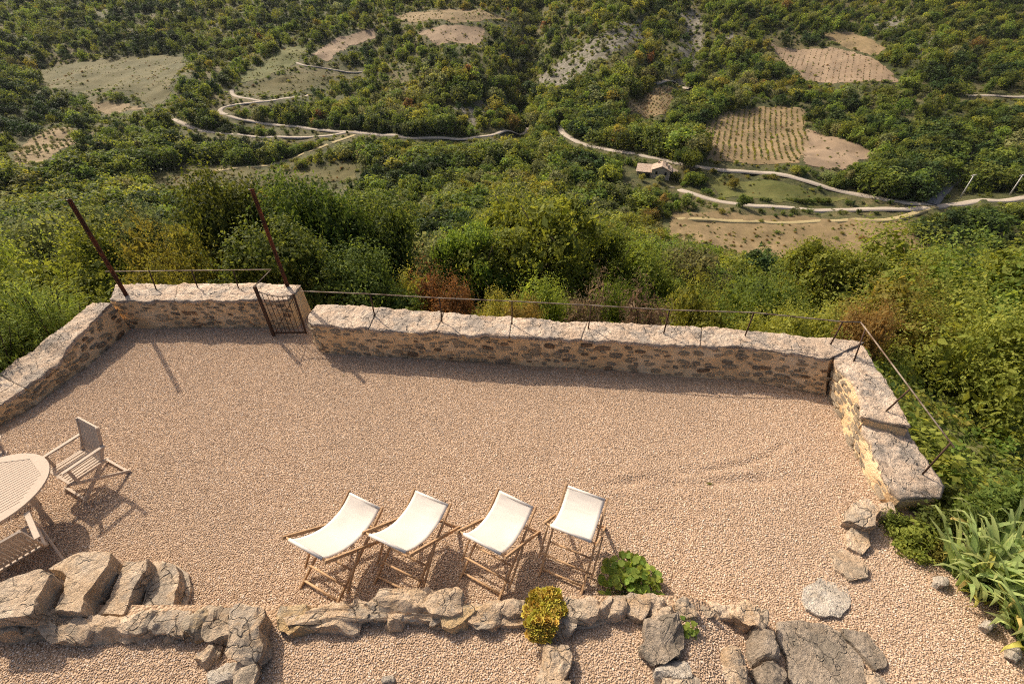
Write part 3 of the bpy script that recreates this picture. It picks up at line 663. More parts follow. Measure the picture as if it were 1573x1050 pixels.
wB, LB = stone_wall('low rubble wall running beside the oleander bushes', [
    ((-8.62, 4.75), (-8.62, 4.75), (-9.5, 4.7), .28), ((-8.5, 5.2), (-8.52, 5.2), (-9.35, 5.25), .31), ((-8.28, 5.65), (-8.35, 5.65), (-9.15, 5.9), .36), ((-8.2, 6.45), (-8.25, 6.45), (-8.95, 6.7), .42),
    ((-8.18, 6.6), (-8.2, 6.6), (-8.75, 6.8), .56), ((-8.15, 7.3), (-8.2, 7.3), (-8.6, 7.4), .64), ((-8.15, 7.9), (-8.2, 7.9), (-8.6, 7.95), .66)], 8, 60)
wD, LD = stone_wall('sunlit right hand parapet wall, its higher half by the corner', [
    ((5.72, 5.98), (5.66, 6.2), (6.33, 6.60), .69), ((5.62, 5.7), (5.56, 6.0), (6.31, 6.45), .69), ((5.53, 5.3), (5.55, 5.45), (6.17, 5.75), .68), ((5.42, 4.9), (5.42, 4.98), (6.0, 5.0), .65), ((5.38, 4.76), (5.36, 4.78), (5.88, 4.56), .63)], 12, 40, pale=.75, mid=.25, smin=.08, smax=.2)
wD2, LD2 = stone_wall('sunlit right hand parapet wall, its lower broken half', [
    ((5.38, 4.85), (5.38, 4.85), (5.98, 4.75), .46), ((5.32, 4.45), (5.32, 4.4), (5.95, 4.35), .44), ((5.25, 4.1), (5.22, 4.0), (5.92, 4.0), .41), ((5.24, 3.8), (5.17, 3.7), (5.9, 3.75), .36), ((5.3, 3.62), (5.25, 3.58), (5.8, 3.62), .30)], 14, 34, pale=.75, mid=.25, smin=.08, smax=.2)

# ---- big rocks, steps, edging
def rock_mesh(name, poly, z, thick, mat, seed, rough=.03, dome=.03, flare=1.05, n=44, facets=9):
    """poly: world xy outline (star shaped about its middle)"""
    poly = np.asarray(poly, float); c = poly.mean(0); d = np.r_[poly, poly[:1]]; s = np.r_[0, np.cumsum(np.linalg.norm(np.diff(d, axis=0), axis=1))]
    t = np.linspace(0, s[-1], n, endpoint=False); o = np.c_[np.interp(t, s, d[:, 0]), np.interp(t, s, d[:, 1])] - c
    sz = np.sqrt(np.ptp(poly[:, 0]) * np.ptp(poly[:, 1]))
    o *= (1 + (.26 if facets else .12) * fbm(np.cos(t / s[-1] * 6.283) * 2 + seed, np.sin(t / s[-1] * 6.283) * 2, seed, 4))[:, None]
    prof = [(1., -thick), (1., -thick * .66), (1., -thick * .33), (1., -.045), (.998, -.012), (.975, 0), (.85, 0), (.68, 0), (.5, 0), (.32, 0), (.15, 0)] if not facets else [(flare, -thick), (flare * .99, -thick * .66), (flare * .985, -thick * .33), (1.02, -.05), (.99 if not facets else .985, -.006 if not facets else -.018), (.95, 0), (.82, 0), (.68, 0), (.5, 0), (.32, 0), (.15, 0)]
    tl = np.random.default_rng(seed).normal(0, .06, 2); V = []
    for k, dz in prof:
        q = o * k; zz = z + dz + (dome * (1 - k * k) if dz >= -.02 else 0) + q @ tl
        V.append(np.c_[q + c, zz])
    V = np.array(V); rgp = np.random.default_rng(seed + 500); cc = np.array([c[0], c[1], z - thick * .25]); ext = np.array([np.ptp(poly[:, 0]) / 2, np.ptp(poly[:, 1]) / 2, max(thick * .4, .08)])
    for _ in range(facets):
        nn = rgp.normal(size=3) * [1, 1, .8] + [0, 0, .5]; nn /= np.linalg.norm(nn); off = rgp.uniform(.68, .92); dd = ((V - cc) / ext) @ nn - off; V = V - (np.maximum(dd, 0) * .9)[..., None] * nn * ext
    nz = fbm(V[..., 0] * 5 + seed, V[..., 1] * 5, V[..., 2] * 5, 5); nz2 = fbm(V[..., 0] * 5, V[..., 1] * 5 + 30 + seed, V[..., 2] * 5, 5)
    V[..., 2] += nz * rough * 2.4; V[..., 0] += nz2 * rough * 2.2; V[..., 1] += nz * rough * 2.2
    V[..., 2] += .007 * vnoise(V[..., 0] * 28, V[..., 1] * 28, V[..., 2] * 28); V[..., 0] += .007 * vnoise(V[..., 0] * 28 + 9, V[..., 1] * 28, V[..., 2] * 28)
    m = len(prof); vv = V.reshape(-1, 3).tolist(); vv.append(V[-1].mean(0).tolist()); F = []
    for a in range(m - 1):
        for k in range(n): F.append((a * n + k, a * n + (k + 1) % n, (a + 1) * n + (k + 1) % n, (a + 1) * n + k))
    for k in range(n): F.append(((m - 1) * n + k, (m - 1) * n + (k + 1) % n, m * n))
    me = bpy.data.meshes.new(name); me.from_pydata(vv, [], F); me.materials.append(mat); me.update()
    return me
def pixpoly(pix, z): return [tuple(P(x, y, z)[:2]) for x, y in pix]
def oval(cx, cy, rx, ry, rot=0, pw=.75):
    out = []
    for k in range(14):
        a = k / 14 * 6.283; x = math.copysign(abs(math.cos(a)) ** pw, math.cos(a)) * rx; y = math.copysign(abs(math.sin(a)) ** pw, math.sin(a)) * ry
        out.append((cx + x * math.cos(rot) - y * math.sin(rot), cy + x * math.sin(rot) + y * math.cos(rot)))
    return out
# steps
steps = empty('stone_steps', tuple(P(230, 935, 0))); tag(steps, 'rough rock steps climbing beside the gravel terrace', 'steps')
def child(name, me, par):
    o = obj(name, me, par); o.location = -np.array(par.location); return o
for i, (pix, z, mt) in enumerate([
    ([(236, 862), (272, 864), (277, 885), (268, 912), (264, 940), (217, 942), (222, 905), (232, 880)], .27, 'rock_warm'),
    ([(192, 863), (226, 858), (222, 876), (206, 898), (196, 920), (188, 943), (148, 944), (166, 918), (182, 886)], .47, 'rock_warm'),
    ([(112, 848), (168, 845), (164, 866), (147, 890), (132, 912), (126, 942), (84, 944), (94, 908), (101, 881), (72, 872)], .67, 'rock_warm'),
    ([(-30, 902), (62, 872), (80, 880), (68, 900), (52, 925), (46, 945), (-30, 950)], .86, 'rock')]):
    child('step', rock_mesh('step', pixpoly(pix, z), z, z + .1, M[mt], 40 + i, .014, .0, 1.01, 72, 0), steps)
child('step', rock_mesh('step', pixpoly([(268, 866), (290, 880), (296, 905), (288, 938), (262, 938), (270, 900)], .05), .07, .2, M['rock_warm'], 47, .03, .02, 1.02, 44, 0), steps)
# edging walls: mortar core + rocks
def edging(name, label, core, zc, rocks, seed):
    e = empty(name, (0, 0, 0)); tag(e, label, 'wall', 'low rock walls edging the gravel beds')
    for c in core: obj('earth_core', rock_mesh('earth_core', pixpoly(c, zc), zc, zc + .15, M['rock_warm'], seed, .03, .01, 1.0, 120, 0), e)
    for i, (cx, cy, rx, ry, rot, z, mt) in enumerate(rocks):
        obj('rock', rock_mesh('rock', pixpoly(oval(cx, cy, rx * 1.16, ry * 1.16, R(rot), .6), z), z, z + .15 if z < .35 else .32, M[mt], seed * 10 + i, .035, .02, 1.04, 48, 4), e)
    return e
edging('rock_edging', 'low uneven rock wall behind the four deck chairs', [[(432, 945), (540, 930), (700, 928), (800, 935), (960, 932), (1040, 935), (1040, 948), (960, 948), (860, 962), (700, 955), (560, 952), (440, 962)]], .50, [
    (459, 945, 29, 18, -10, .54, 'rock_yellow'), (512, 943, 33, 21, 5, .55, 'rock_warm'), (551, 938, 18, 17, 0, .53, 'rock'), (578, 931, 18, 13, 0, .53, 'rock_warm'), (628, 922, 40, 17, -12, .58, 'rock_warm'),
    (678, 921, 28, 20, 5, .62, 'rock_warm'), (612, 947, 17, 15, 20, .52, 'rock_warm'), (643, 941, 13, 11, 0, .52, 'white_stone'), (707, 937, 27, 21, 0, .57, 'rock_yellow'), (674, 949, 17, 10, 0, .52, 'rock_warm'),
    (752, 941, 25, 18, -10, .56, 'rock_warm'), (784, 931, 24, 11, 5, .55, 'rock'), (862, 956, 20, 20, 0, .52, 'rock_warm'), (888, 938, 30, 20, -8, .56, 'rock'), (927, 934, 15, 13, 0, .54, 'rock_warm'), (950, 933, 15, 15, 0, .55, 'rock'),
    (978, 931, 16, 17, 10, .55, 'rock_warm'), (1006, 928, 18, 16, 0, .54, 'rock'), (735, 955, 14, 10, 0, .5, 'rock_warm')], 61)
edging('rock_edging', 'row of grey rocks leading off beside the small ivy tuft', [], 0, [
    (1021, 983, 27, 32, 8, .56, 'slate'), (1022, 950, 22, 14, 20, .52, 'rock'), (1034, 1030, 24, 18, 0, .54, 'white_stone'), (1044, 1052, 26, 16, 0, .52, 'rock_warm')], 62)
edging('rock_edging', 'short row of rocks below the yellow cushion plant', [], 0, [
    (851, 1016, 23, 26, 5, .55, 'rock_warm'), (852, 1050, 22, 16, 0, .54, 'rock')], 63)
edging('rock_edging', 'ledge of rough rocks along the foot of the steps', [[(-20, 950), (150, 945), (330, 948), (395, 950), (395, 965), (300, 968), (120, 970), (-20, 970)]], .52, [
    (15, 958, 40, 20, 0, .60, 'rock_warm'), (88, 958, 42, 18, 3, .60, 'rock'), (150, 960, 32, 15, 0, .56, 'rock_warm'), (205, 953, 34, 15, 0, .57, 'rock'), (245, 958, 22, 14, 0, .55, 'rock_warm'), (275, 953, 20, 18, 0, .56, 'rock_warm'),
    (303, 957, 20, 19, 0, .57, 'rock_yellow'), (333, 957, 24, 22, 0, .56, 'rock'), (205, 976, 22, 9, 0, .46, 'rock_warm'), (60, 976, 22, 9, 0, .46, 'rock'), (265, 976, 14, 10, 0, .47, 'rock_warm')], 64)
edging('rock_edging', 'tall blunt rock row closing the bed below the steps', [], 0, [
    (376, 972, 22, 40, 8, .72, 'rock_warm'), (318, 998, 16, 12, -50, .52, 'rock_warm'), (343, 1038, 24, 15, -20, .54, 'white_stone'), (374, 1031, 18, 18, 0, .60, 'rock')], 65)
edging('rock_edging', 'crooked line of rocks fading into the gravel path', [], 0, [
    (1052, 934, 16, 11, 10, .44, 'rock_warm'), (1080, 936, 18, 9, 0, .30, 'rock'), (1110, 930, 24, 10, 10, .22, 'rock_warm'), (1146, 940, 20, 14, 30, .22, 'rock_warm'), (1172, 948, 14, 10, 0, .26, 'rock'),
    (1176, 988, 19, 30, -10, .20, 'slate'), (1128, 1028, 18, 28, 5, .30, 'rock_warm'), (1184, 1036, 22, 18, 0, .22, 'slate')], 66)
sl1 = obj('paving_slab', rock_mesh('paving_slab', pixpoly([(1192, 952), (1235, 950), (1272, 957), (1290, 968), (1304, 990), (1328, 1012), (1330, 1070), (1222, 1070), (1208, 1012), (1196, 978)], .07), .07, .3, M['slate'], 71, .014, .0, 1.01, 80, 0)); tag(sl1, 'large grey weathered slab lying in the gravel path', 'slab')
sl2 = obj('paving_slab', rock_mesh('paving_slab', pixpoly([(1292, 966), (1334, 970), (1352, 990), (1366, 1022), (1346, 1030), (1322, 1003), (1302, 982)], .05), .05, .3, M['slate'], 72, .014, .0, 1.01, 60, 0)); tag(sl2, 'narrow grey slab against the large weathered slab', 'slab')
sl3 = obj('paving_slab', rock_mesh('paving_slab', pixpoly([(1326, 1026), (1352, 1034), (1372, 1050), (1372, 1070), (1335, 1070)], .05), .05, .3, M['rock_warm'], 73, .014, .0, 1.01, 44, 0)); tag(sl3, 'small tan stone at the tip of the grey slabs', 'slab')
for pl, z, mt, lab in [([(1233, 900), (1250, 893), (1262, 884), (1282, 889), (1300, 892), (1306, 914), (1303, 936), (1290, 948), (1262, 947), (1240, 936), (1231, 918)], .035, 'white_stone', 'broad whitish stepping stone in the gravel'),
     ([(1274, 846), (1290, 838), (1312, 850), (1332, 872), (1334, 886), (1305, 889), (1282, 873)], .04, 'rock', 'flat grey stepping stone next to the white one'),
     ([(1297, 816), (1310, 807), (1331, 812), (1338, 836), (1325, 849), (1304, 838)], .08, 'rock_warm', 'small oval edging stone between stepping stone and boulder'),
     ([(1304, 795), (1312, 772), (1330, 764), (1347, 780), (1346, 806), (1326, 812)], .24, 'rock_warm', 'pale upright boulder at the end of the right wall'),
     ([(1350, 785), (1354, 768), (1372, 770), (1377, 786), (1362, 792)], .18, 'rock', 'grey lump of rock beside the pale boulder')]:
    tag(obj('edging_stone', rock_mesh('edging_stone', pixpoly(pl, z), z, z + .12, M[mt], int(pl[0][0]), .016, .006, 1.03, 56, 5 if z > .15 else 0)), lab, 'stone')
for cx, cy, rx, ry, lab in [(1448, 890, 10, 10, 'pinkish stone half under the iris leaves'), (1520, 960, 12, 9, 'pale pebble stone at the foot of the iris'), (1560, 1000, 12, 14, 'round pale stone under the drooping iris leaves'), (596, 1040, 11, 10, 'loose white stone chip in the gravel bed')]:
    zz_ = .08 if cx > 800 else BED + .05
    tag(obj('loose_stone', rock_mesh('loose_stone', pixpoly(oval(cx, cy, rx, ry), zz_), zz_, .12, M['white_stone'], int(cx), .02, .03)), lab, 'stone')

# ------------------------------------------------------------------ iron work
def rail_set(label, rail_pts, posts, group='iron handrails on the parapet walls'):
    r = empty('iron_handrail', tuple(map(float, posts[0][0]))); tag(r, label, 'railing', group); o = -np.array(r.location)
    b = MB(); b.tube(rail_pts, .011, 8); c = b.build('rail', M['rail'], r, True); c.location = o
    for p, q in posts:
        b = MB(); b.tube([np.asarray(p) - [0, 0, .06], q], .013, 6); c = b.build('post', M['iron'], r, True); c.location = o
    return r
cb = [P(x, y, .72) for x, y in ((575.5, 484.5), (678.7, 491), (786.5, 496), (904, 502.6), (1020, 510), (1145, 514), (1276, 528.5))]
ct = [b + [0, 0, .49 + .0 * i] for i, b in enumerate(cb)]
corner_b = P(1314, 550.6, .72); corner = P(1322, 494.6, 1.21)
rail_set('thin iron handrail along the long parapet wall', [P(463, 447, 1.2)] + ct + [corner], list(zip(cb, ct)))
d1 = P(1363, 628, .68); d2 = P(1416, 729, .36); e2 = PY(1460.5, 679.7, d2[1]); end = e2 + (e2 - corner) * .03
f1 = corner + (e2 - corner) * ((d1[1] - corner[1]) / (e2[1] - corner[1])); fc = corner + (e2 - corner) * .07
rail_set('sloping iron handrail above the right hand wall', [corner + [0.0, -.01, 0], end], [(corner_b, fc), (d1, [*f1[:2], f1[2]]), (d2, e2)])
ab = [(-7.62, 8.42), (-6.72, 8.42), (-5.85, 8.42)]
rail_set('pale iron handrail above the short back wall', [PY(162, 417, 8.5), (-5.05, 8.5, 1.11), (-5.0, 7.68, 1.19)], [((x, y, .70), (x, 8.5, 1.10)) for x, y in ab])
def tall_post(label, base, top, rs):
    r = empty('iron_post', base); tag(r, label, 'post', 'tall rusty posts on the back wall'); o = -np.array(base)
    b = MB(); d = np.asarray(top) - base
    b.bar(np.asarray(base) + [0, 0, -.1], top, .055, .012, (0, 1, 0)); b.bar(np.asarray(base) + [-.022, -.022, -.1], np.asarray(top) + [-.022, -.022, 0], .012, .05, (0, 1, 0)); c = b.build('angle_bar', M['rust'], r); c.location = o
    b = MB(); b.tube([np.asarray(top) + [.02, 0, -.03], np.asarray(top) + [-.09, .02, -.015]], .007, 5); c = b.build('wire_hook', M['concrete'], r); c.location = o
    for k in (.35, .7, .9):
        b = MB(); p = np.asarray(base) + d * k; b.tube([p + [-.03, -.03, 0], p + [.03, -.04, .0]], .012, 6); c = b.build('bolt', M['rust'], r); c.location = o
tall_post('tall rusty iron post by the oleander corner', (-8.05, 8.16, .68), (-8.05, 8.16, 2.73), 1)
tall_post('tall rusty iron post behind the garden gate', (-4.78, 8.45, .68), (-4.83, 8.45, 2.82), 2)
# gate
g = empty('garden_gate', (-4.99, 7.66, 0)); tag(g, 'small barred iron gate hung between the parapet walls', 'gate')
b = MB(); b.bar((0, 0, -.05), (0, 0, 1.2), .05, .05, (0, 1, 0)); b.build('gate_post', M['iron'], g)
b = MB(); b.bar((.05, 0, .08), (.68, .02, .08), .028, .028); b.build('bottom_rail', M['iron'], g)
b = MB(); sag = lambda t: 1.08 - .38 * t + .30 * t * t
b.tube([(.03 + .66 * t, .02 * t, sag(t)) for t in np.linspace(0, 1, 9)], .012, 6); b.build('top_rail', M['rail'], g)
for k in range(7):
    t = (k + .5) / 7; b = MB(); b.tube([(.05 + .63 * t, .02 * t, .08), (.04 + .65 * t, .02 * t, sag(t))], .006, 6); b.build('bar', M['iron'], g)
b = MB(); b.bar((.68, .02, .05), (.69, .02, 1.02), .03, .03, (0, 1, 0)); b.build('end_stile', M['iron'], g)
b = MB(); b.tube([(.06, .015, .1), (.66, .03, .92)], .007, 5); b.build('brace', M['iron'], g)

# ------------------------------------------------------------------ deck chairs
def deck_chair(label, x, y, yaw, hb, hz, fb, fz, rb, sg=.92):
    """yaw: width direction; local +y = where the sitter looks. hb,hz seat front; fb,fz head; rb front feet"""
    t = empty('deck_chair', (x, y, 0), yaw); tag(t, label, 'deck chair', 'deck chairs in a row on the gravel')
    wi, wo = .27, .31
    S = lambda k: np.array([0, hb * k, hz * k + .015]); Hd = lambda k: np.array([0, fb + (rb - fb) * k, fz + (.015 - fz) * k])
    for s in (-1, 1):
        b = MB(); b.bar(S(0) + [s * wi, -.02, -.02], S(1.03) + [s * wi, 0, 0], .024, .042); b.build('seat_rail', M['beech'], t, bevel=.004)
        b = MB(); b.bar(Hd(-.03) + [s * wo, 0, 0], Hd(1.02) + [s * wo, 0, -.01], .024, .042); b.build('back_rail', M['beech'], t, bevel=.004)
        b = MB(); b.bar(Hd(.42) + [s * (wo + .025), 0, 0], S(.16) + [s * (wo + .025), 0, 0], .02, .034); b.build('prop', M['beech'], t, bevel=.003)
    for nm, p, w in (('head_bar', Hd(0), wo), ('front_bar', S(1), wi), ('foot_bar', Hd(.97), wo), ('rear_foot_bar', S(.06), wi), ('prop_bar', S(.20) + [0, .0, .02], wo + .02), ('notch_bar', S(.36) + [0, .0, .0], wi)):
        b = MB(); b.tube([p + [-w, 0, 0], p + [w, 0, 0]], .013, 8); b.build(nm, M['beech'], t, True)
    a, c = Hd(0) + [0, 0, .014], S(1) + [0, 0, .014]; n, m = 60, 13; V = []
    k0 = np.linspace(0, 1, n); sag = .40 * (k0 ** .9 * (1 - k0)) * 2.0
    for i, k in enumerate(k0):
        p = a * (1 - k) + c * k - np.array([0, -.02 * math.sin(math.pi * k), sag[i] * sg])
        for j in range(m):
            q = -1 + 2 * j / (m - 1); V.append((q * (.245 if 1 else 0) * (1 - .03 * math.sin(math.pi * k)), p[1], p[2] - .012 * (1 - q * q) * math.sin(math.pi * k) + .006 * vnoise(q * 1.6 + x * 9, k * 5) + .0022 * vnoise(q * 1.2 + x * 5, k * 22)))
    ii = np.arange(n - 1)[:, None] * m + np.arange(m - 1)[None]; F = np.stack([ii, ii + 1, ii + m + 1, ii + m], -1).reshape(-1, 4)
    o = obj('canvas_sling', mesh_np('canvas_sling', V, F, M['canvas'], True), t); sm = o.modifiers.new('t', 'SOLIDIFY'); sm.thickness = .004
    for nm, p, w in (('head_hem', Hd(0), .245), ('front_hem', S(1), .245)):
        b = MB(); b.tube([p + [-w, 0, 0], p + [w, 0, 0]], .019, 8); b.build(nm, M['canvas'], o, True)
deck_chair('deck chair at the steps end of the row, cream sling', -2.308, 2.46, -.457, 1.0, .58, .127, .89, 1.0, 1.02)
deck_chair('deck chair second from the steps, overlapping its neighbour', -1.422, 2.517, -.42, .97, .57, .127, .90, 1.05, .9)
deck_chair('deck chair with a gap on either side, third from the steps', -.395, 2.55, -.50, .93, .60, .127, .84, 1.0)
deck_chair('upright deck chair next to the broad leaved green plant', .589, 2.618, -.415, .871, .664, .189, .828, .932, .75)

# ------------------------------------------------------------------ teak table and chairs
def teak_chair(label, x, y, rz):
    t = empty('garden_armchair', (x, y, 0), rz); tag(t, label, 'armchair', 'teak folding armchairs round the table')
    w = .26
    for s in (-1, 1):
        b = MB(); b.bar((s * w, .24, .43), (s * w, -.34, .02), .022, .045); b.build('leg', M['teak'], t, bevel=.004)
        pts = [(.28, .015), (.05, .22), (-.16, .42), (-.26, .62), (-.36, .93)]
        b = MB()
        for (y0, z0), (y1, z1) in zip(pts[:-1], pts[1:]): b.bar((s * (w - .03), y0, z0), (s * (w - .03), y1, z1 + .004), .024, .042)
        b.build('back_post', M['teak'], t)
        b = MB(); b.bar((s * (w + .01), -.29, .655), (s * (w + .01), .24, .655), .055, .022); b.build('arm', M['teak'], t, bevel=.005)
        b = MB(); b.bar((s * w, .17, .40), (s * w, .17, .65), .024, .035, (0, 1, 0)); b.build('arm_support', M['teak'], t)
        b = MB(); b.bar((s * (w - .012), -.2, .42), (s * (w - .012), .25, .435), .022, .04); b.build('seat_rail', M['teak'], t)
    for k in range(8):
        xx = -.20 + .4 * k / 7; b = MB(); b.bar((xx, -.2, .443), (xx, .23, .452), .035, .014); b.build('seat_slat', M['teak'], t)
    for k in range(10):
        xx = -.185 + .37 * k / 9; b = MB(); b.bar((xx, -.215, .52), (xx, -.35, .9), .034, .012, (0, 1, 0)); b.build('back_slat', M['teak'], t)
    for nm, p, h in (('top_rail', (-.355, .91), .06), ('lower_rail', (-.212, .51), .045)):
        b = MB(); b.bar((-w + .03, p[0], p[1]), (w - .03, p[0], p[1]), .024, h, (0, -.33, .94)); b.build(nm, M['teak'], t)
    for nm, yy, zz in (('foot_bar', -.31, .05), ('front_foot_bar', .24, .06), ('front_edge', .245, .448)):
        b = MB(); b.bar((-w, yy, zz), (w, yy, zz), .03, .022); b.build(nm, M['teak'], t)
teak_chair('teak armchair turned side on at the gravel side of the table', -6.1, 4.05, R(155))
teak_chair('teak armchair standing between the table and the rock steps', -5.93, 2.80, R(51))
teak_chair('teak armchair pushed in at the wall side of the table', -7.42, 3.98, R(215))
t = empty('garden_table', (-6.6, 3.35, 0), R(55)); tag(t, 'round slatted teak table with a pale rim', 'table')
n = 48; mb = MB(); ri, ro = .50, .65
for k in range(n):
    a0, a1 = 2 * math.pi * k / n, 2 * math.pi * (k + 1) / n
    def inner(a):   # rim boards leave an eight sided slatted panel
        q = (a + math.pi / 8) % (math.pi / 4) - math.pi / 8; return .535 / math.cos(q) * .98
    V = []
    for a in (a0, a1):
        for r_, z in ((inner(a), .718), (ro, .718), (ro, .742), (inner(a), .742)): V.append((r_ * math.cos(a), r_ * math.sin(a), z))
    mb.add(V, [(3, 2, 6, 7), (1, 0, 4, 5), (2, 1, 5, 6), (0, 3, 7, 4)])
mb.build('rim', M['teak'], t)
for k in range(23):
    yy = -.52 + 1.04 * k / 22; L = .5
    aa = abs(yy); L = min(.535, (.535 * 1.4142 - aa)) if aa < .535 else .2
    b = MB(); b.bar((-L, yy, .728), (L, yy, .728), .037, .018); b.build('slat', M['teak'], t)
for k in range(4):
    a = math.pi / 4 + k * math.pi / 2; b = MB(); b.bar((.36 * math.cos(a), .36 * math.sin(a), 0), (.44 * math.cos(a), .44 * math.sin(a), .715), .05, .05, (0, 1, 0)); b.build('leg', M['teak'], t)
b = MB(); b.bar((-.5, 0, .69), (.5, 0, .69), .04, .05); b.bar((0, -.5, .688), (0, .5, .688), .04, .05); b.build('under_frame', M['teak'], t)
# plank seat at the end of the left wall
ps = empty('plank_bench', (-8.45, 4.75, 0)); tag(ps, 'old plank bench against the end of the low left wall', 'bench')
for k in range(3):
    b = MB(); b.bar((-.9, -.32 + k * .13, .30), (.1, -.25 + k * .13, .30), .12, .035); b.build('plank', M['plank'], ps, bevel=.004)
for s in (-.7, 0): b = MB(); b.bar((s, -.3, .14), (s, .05, .14), .08, .28); b.build('support', M['plank'], ps)

# ------------------------------------------------------------------ farmhouse and poles in the valley
hp = T(1003, 274, 60.); hz_ = hp[2]
hs = empty('farmhouse', (hp[0], hp[1], hz_ - .3), -math.atan2(hp[0], hp[1])); hs.scale = (.82, .82, .82); tag(hs, 'small stone farmhouse with pale tiled roofs in the valley', 'house')
def hbox(nm, x0, x1, y0, y1, z0, z1, mat, par=hs):
    b = MB(); b.box(((x0 + x1) / 2, (y0 + y1) / 2, (z0 + z1) / 2), (1, 0, 0), (0, 1, 0), (0, 0, 1), (x1 - x0) / 2, (y1 - y0) / 2, (z1 - z0) / 2); return b.build(nm, mat, par)
def roof_quad(nm, a, b_, c, d, th=.18, par=hs):
    mb = MB(); V = [np.array(q, float) for q in (a, b_, c, d)]; V += [q - [0, 0, th] for q in V]
    mb.add(V, [(0, 1, 2, 3), (7, 6, 5, 4), (0, 4, 5, 1), (1, 5, 6, 2), (2, 6, 7, 3), (3, 7, 4, 0)]); return mb.build(nm, M['roof'], par)
hbox('wall', -1, 7, 0, 8, -1.5, 4.2, M['house_wall'])
b = MB(); b.add([(-1, .01, 4.2), (7, .01, 4.2), (3, .01, 5.9), (-1, 8, 4.2), (7, 8, 4.2), (3, 8, 5.9)], [(0, 1, 2), (5, 4, 3), (0, 2, 5, 3), (2, 1, 4, 5)]); b.build('gable', M['house_wall'], hs)
r1 = roof_quad('roof', (-1.6, -.6, 4.12), (3, -.6, 6.12), (3, 8.6, 6.12), (-1.6, 8.6, 4.12)); roof_quad('roof', (3, -.6, 6.12), (7.6, -.6, 4.12), (7.6, 8.6, 4.12), (3, 8.6, 6.12))
for x_, y_, z_ in ((1, 6.5, 5.2), (4.5, 4, 5.4), (5.6, 1.2, 4.9)):
    hbox('chimney', x_, x_ + .8, y_, y_ + .8, z_ - .6, z_ + 1.4, M['house_wall'], r1)
hbox('wing_wall', -7.6, -1, 3.2, 7.5, -1.5, 2.9, M['house_wall']); hbox('porch_pillar', -7.6, -7.1, 1.0, 1.5, -1.5, 2.7, M['house_wall']); hbox('porch_pillar', -1.6, -1.1, 1.0, 1.5, -1.5, 2.7, M['house_wall'])
roof_quad('wing_roof', (-8.1, .6, 2.75), (-1.05, .6, 2.75), (-1.05, 7.9, 4.4), (-8.1, 7.9, 4.4))
hbox('lean_to_wall', 7, 10, 2, 7, -1.5, 2.6, M['house_wall']); roof_quad('lean_to_roof', (7.05, 1.6, 4.0), (10.5, 1.6, 2.7), (10.5, 7.4, 2.7), (7.05, 7.4, 4.0))
for x_, z_ in ((.6, 2.2), (4.6, 2.2), (2.6, 0)):
    w_ = hbox('window', x_, x_ + 1, -.06, .1, z_, z_ + 1.3, M['dark']); hbox('shutter', x_ - .55, x_ - .02, -.12, -.02, z_, z_ + 1.3, M['house_wall'], w_)
hbox('terrace_wall', -12, 10, -7, -6.4, -3.5, -.6, M['house_wall'])
for (bx_, by_), (tx_, ty_), lab in (((1475, 304), (1497, 268), 'pale utility pole with crossarm near the road junction'), ((1551, 299), (1568, 273), 'pale utility pole with crossarm further along the road')):
    q = T(bx_, by_, 60.); tp = PY(tx_, ty_, q[1]); hgt = min(max(tp[2] - q[2], 7), 12)
    u_ = empty('utility_pole', tuple(q), .3); tag(u_, lab, 'utility pole', 'utility poles in the valley')
    b = MB(); b.tube([(0, 0, -.5), (0, 0, hgt)], [.24, .15], 8); b.build('shaft', M['concrete'], u_, True)
    b = MB(); b.bar((-1.3, 0, hgt - .3), (1.3, 0, hgt - .3), .16, .16); b.build('crossarm', M['concrete'], u_)
    for k in (-1.1, 0, 1.1): b = MB(); b.tube([(k, 0, hgt - .2), (k, 0, hgt + .15)], .07, 6); b.build('insulator', M['house_wall'], u_)

# ------------------------------------------------------------------ plants on the terrace
def blade_mesh(name, seed, L, w, bend, mat, n=7):
    rg = np.random.default_rng(seed); V = []; tw = rg.normal(0, .25)
    for i in range(n):
        k = i / (n - 1); a = bend * k * k; y = L * k * math.cos(a * .9) * .35 + L * .55 * math.sin(a) * k; z = L * k * math.cos(a * .75); ww = w * (1 - k ** 2.2) * (.55 + .9 * min(k * 3, 1) * .5) + .001
        for q in (-1, 0, 1): V.append((q * ww / 2 * math.cos(tw * k), y + q * ww / 2 * math.sin(tw * k) + (abs(q) - 1) * -.0 + (.18 * ww if q == 0 else 0), z))
    ii = np.arange(n - 1)[:, None] * 3 + np.arange(2)[None]; F = np.stack([ii, ii + 1, ii + 4, ii + 3], -1).reshape(-1, 4)
    lv = np.repeat(np.clip((np.arange(n - 1) / (n - 2)) ** 2 * 1.1 + rg.normal(0, .1), 0, 1), 2)
    return mesh_np(name, V, F, mat, True, {'lv': ('FLOAT', 'FACE', lv)})
IRIS = [leaf_mat('iris_leaf', (.20, .27, .09), (.32, .36, .13), .38, .02, .25), leaf_mat('iris_leaf_yellowed', (.32, .30, .06), (.52, .44, .14), .35, .02, .2)]
BL = [blade_mesh('leaf', i, .62 + .06 * (i % 4), .085, .35 + .32 * i, IRIS[0]) for i in range(6)] + [blade_mesh('leaf', 20 + i, .64, .075, 1.5 + .3 * i, IRIS[1]) for i in range(3)]
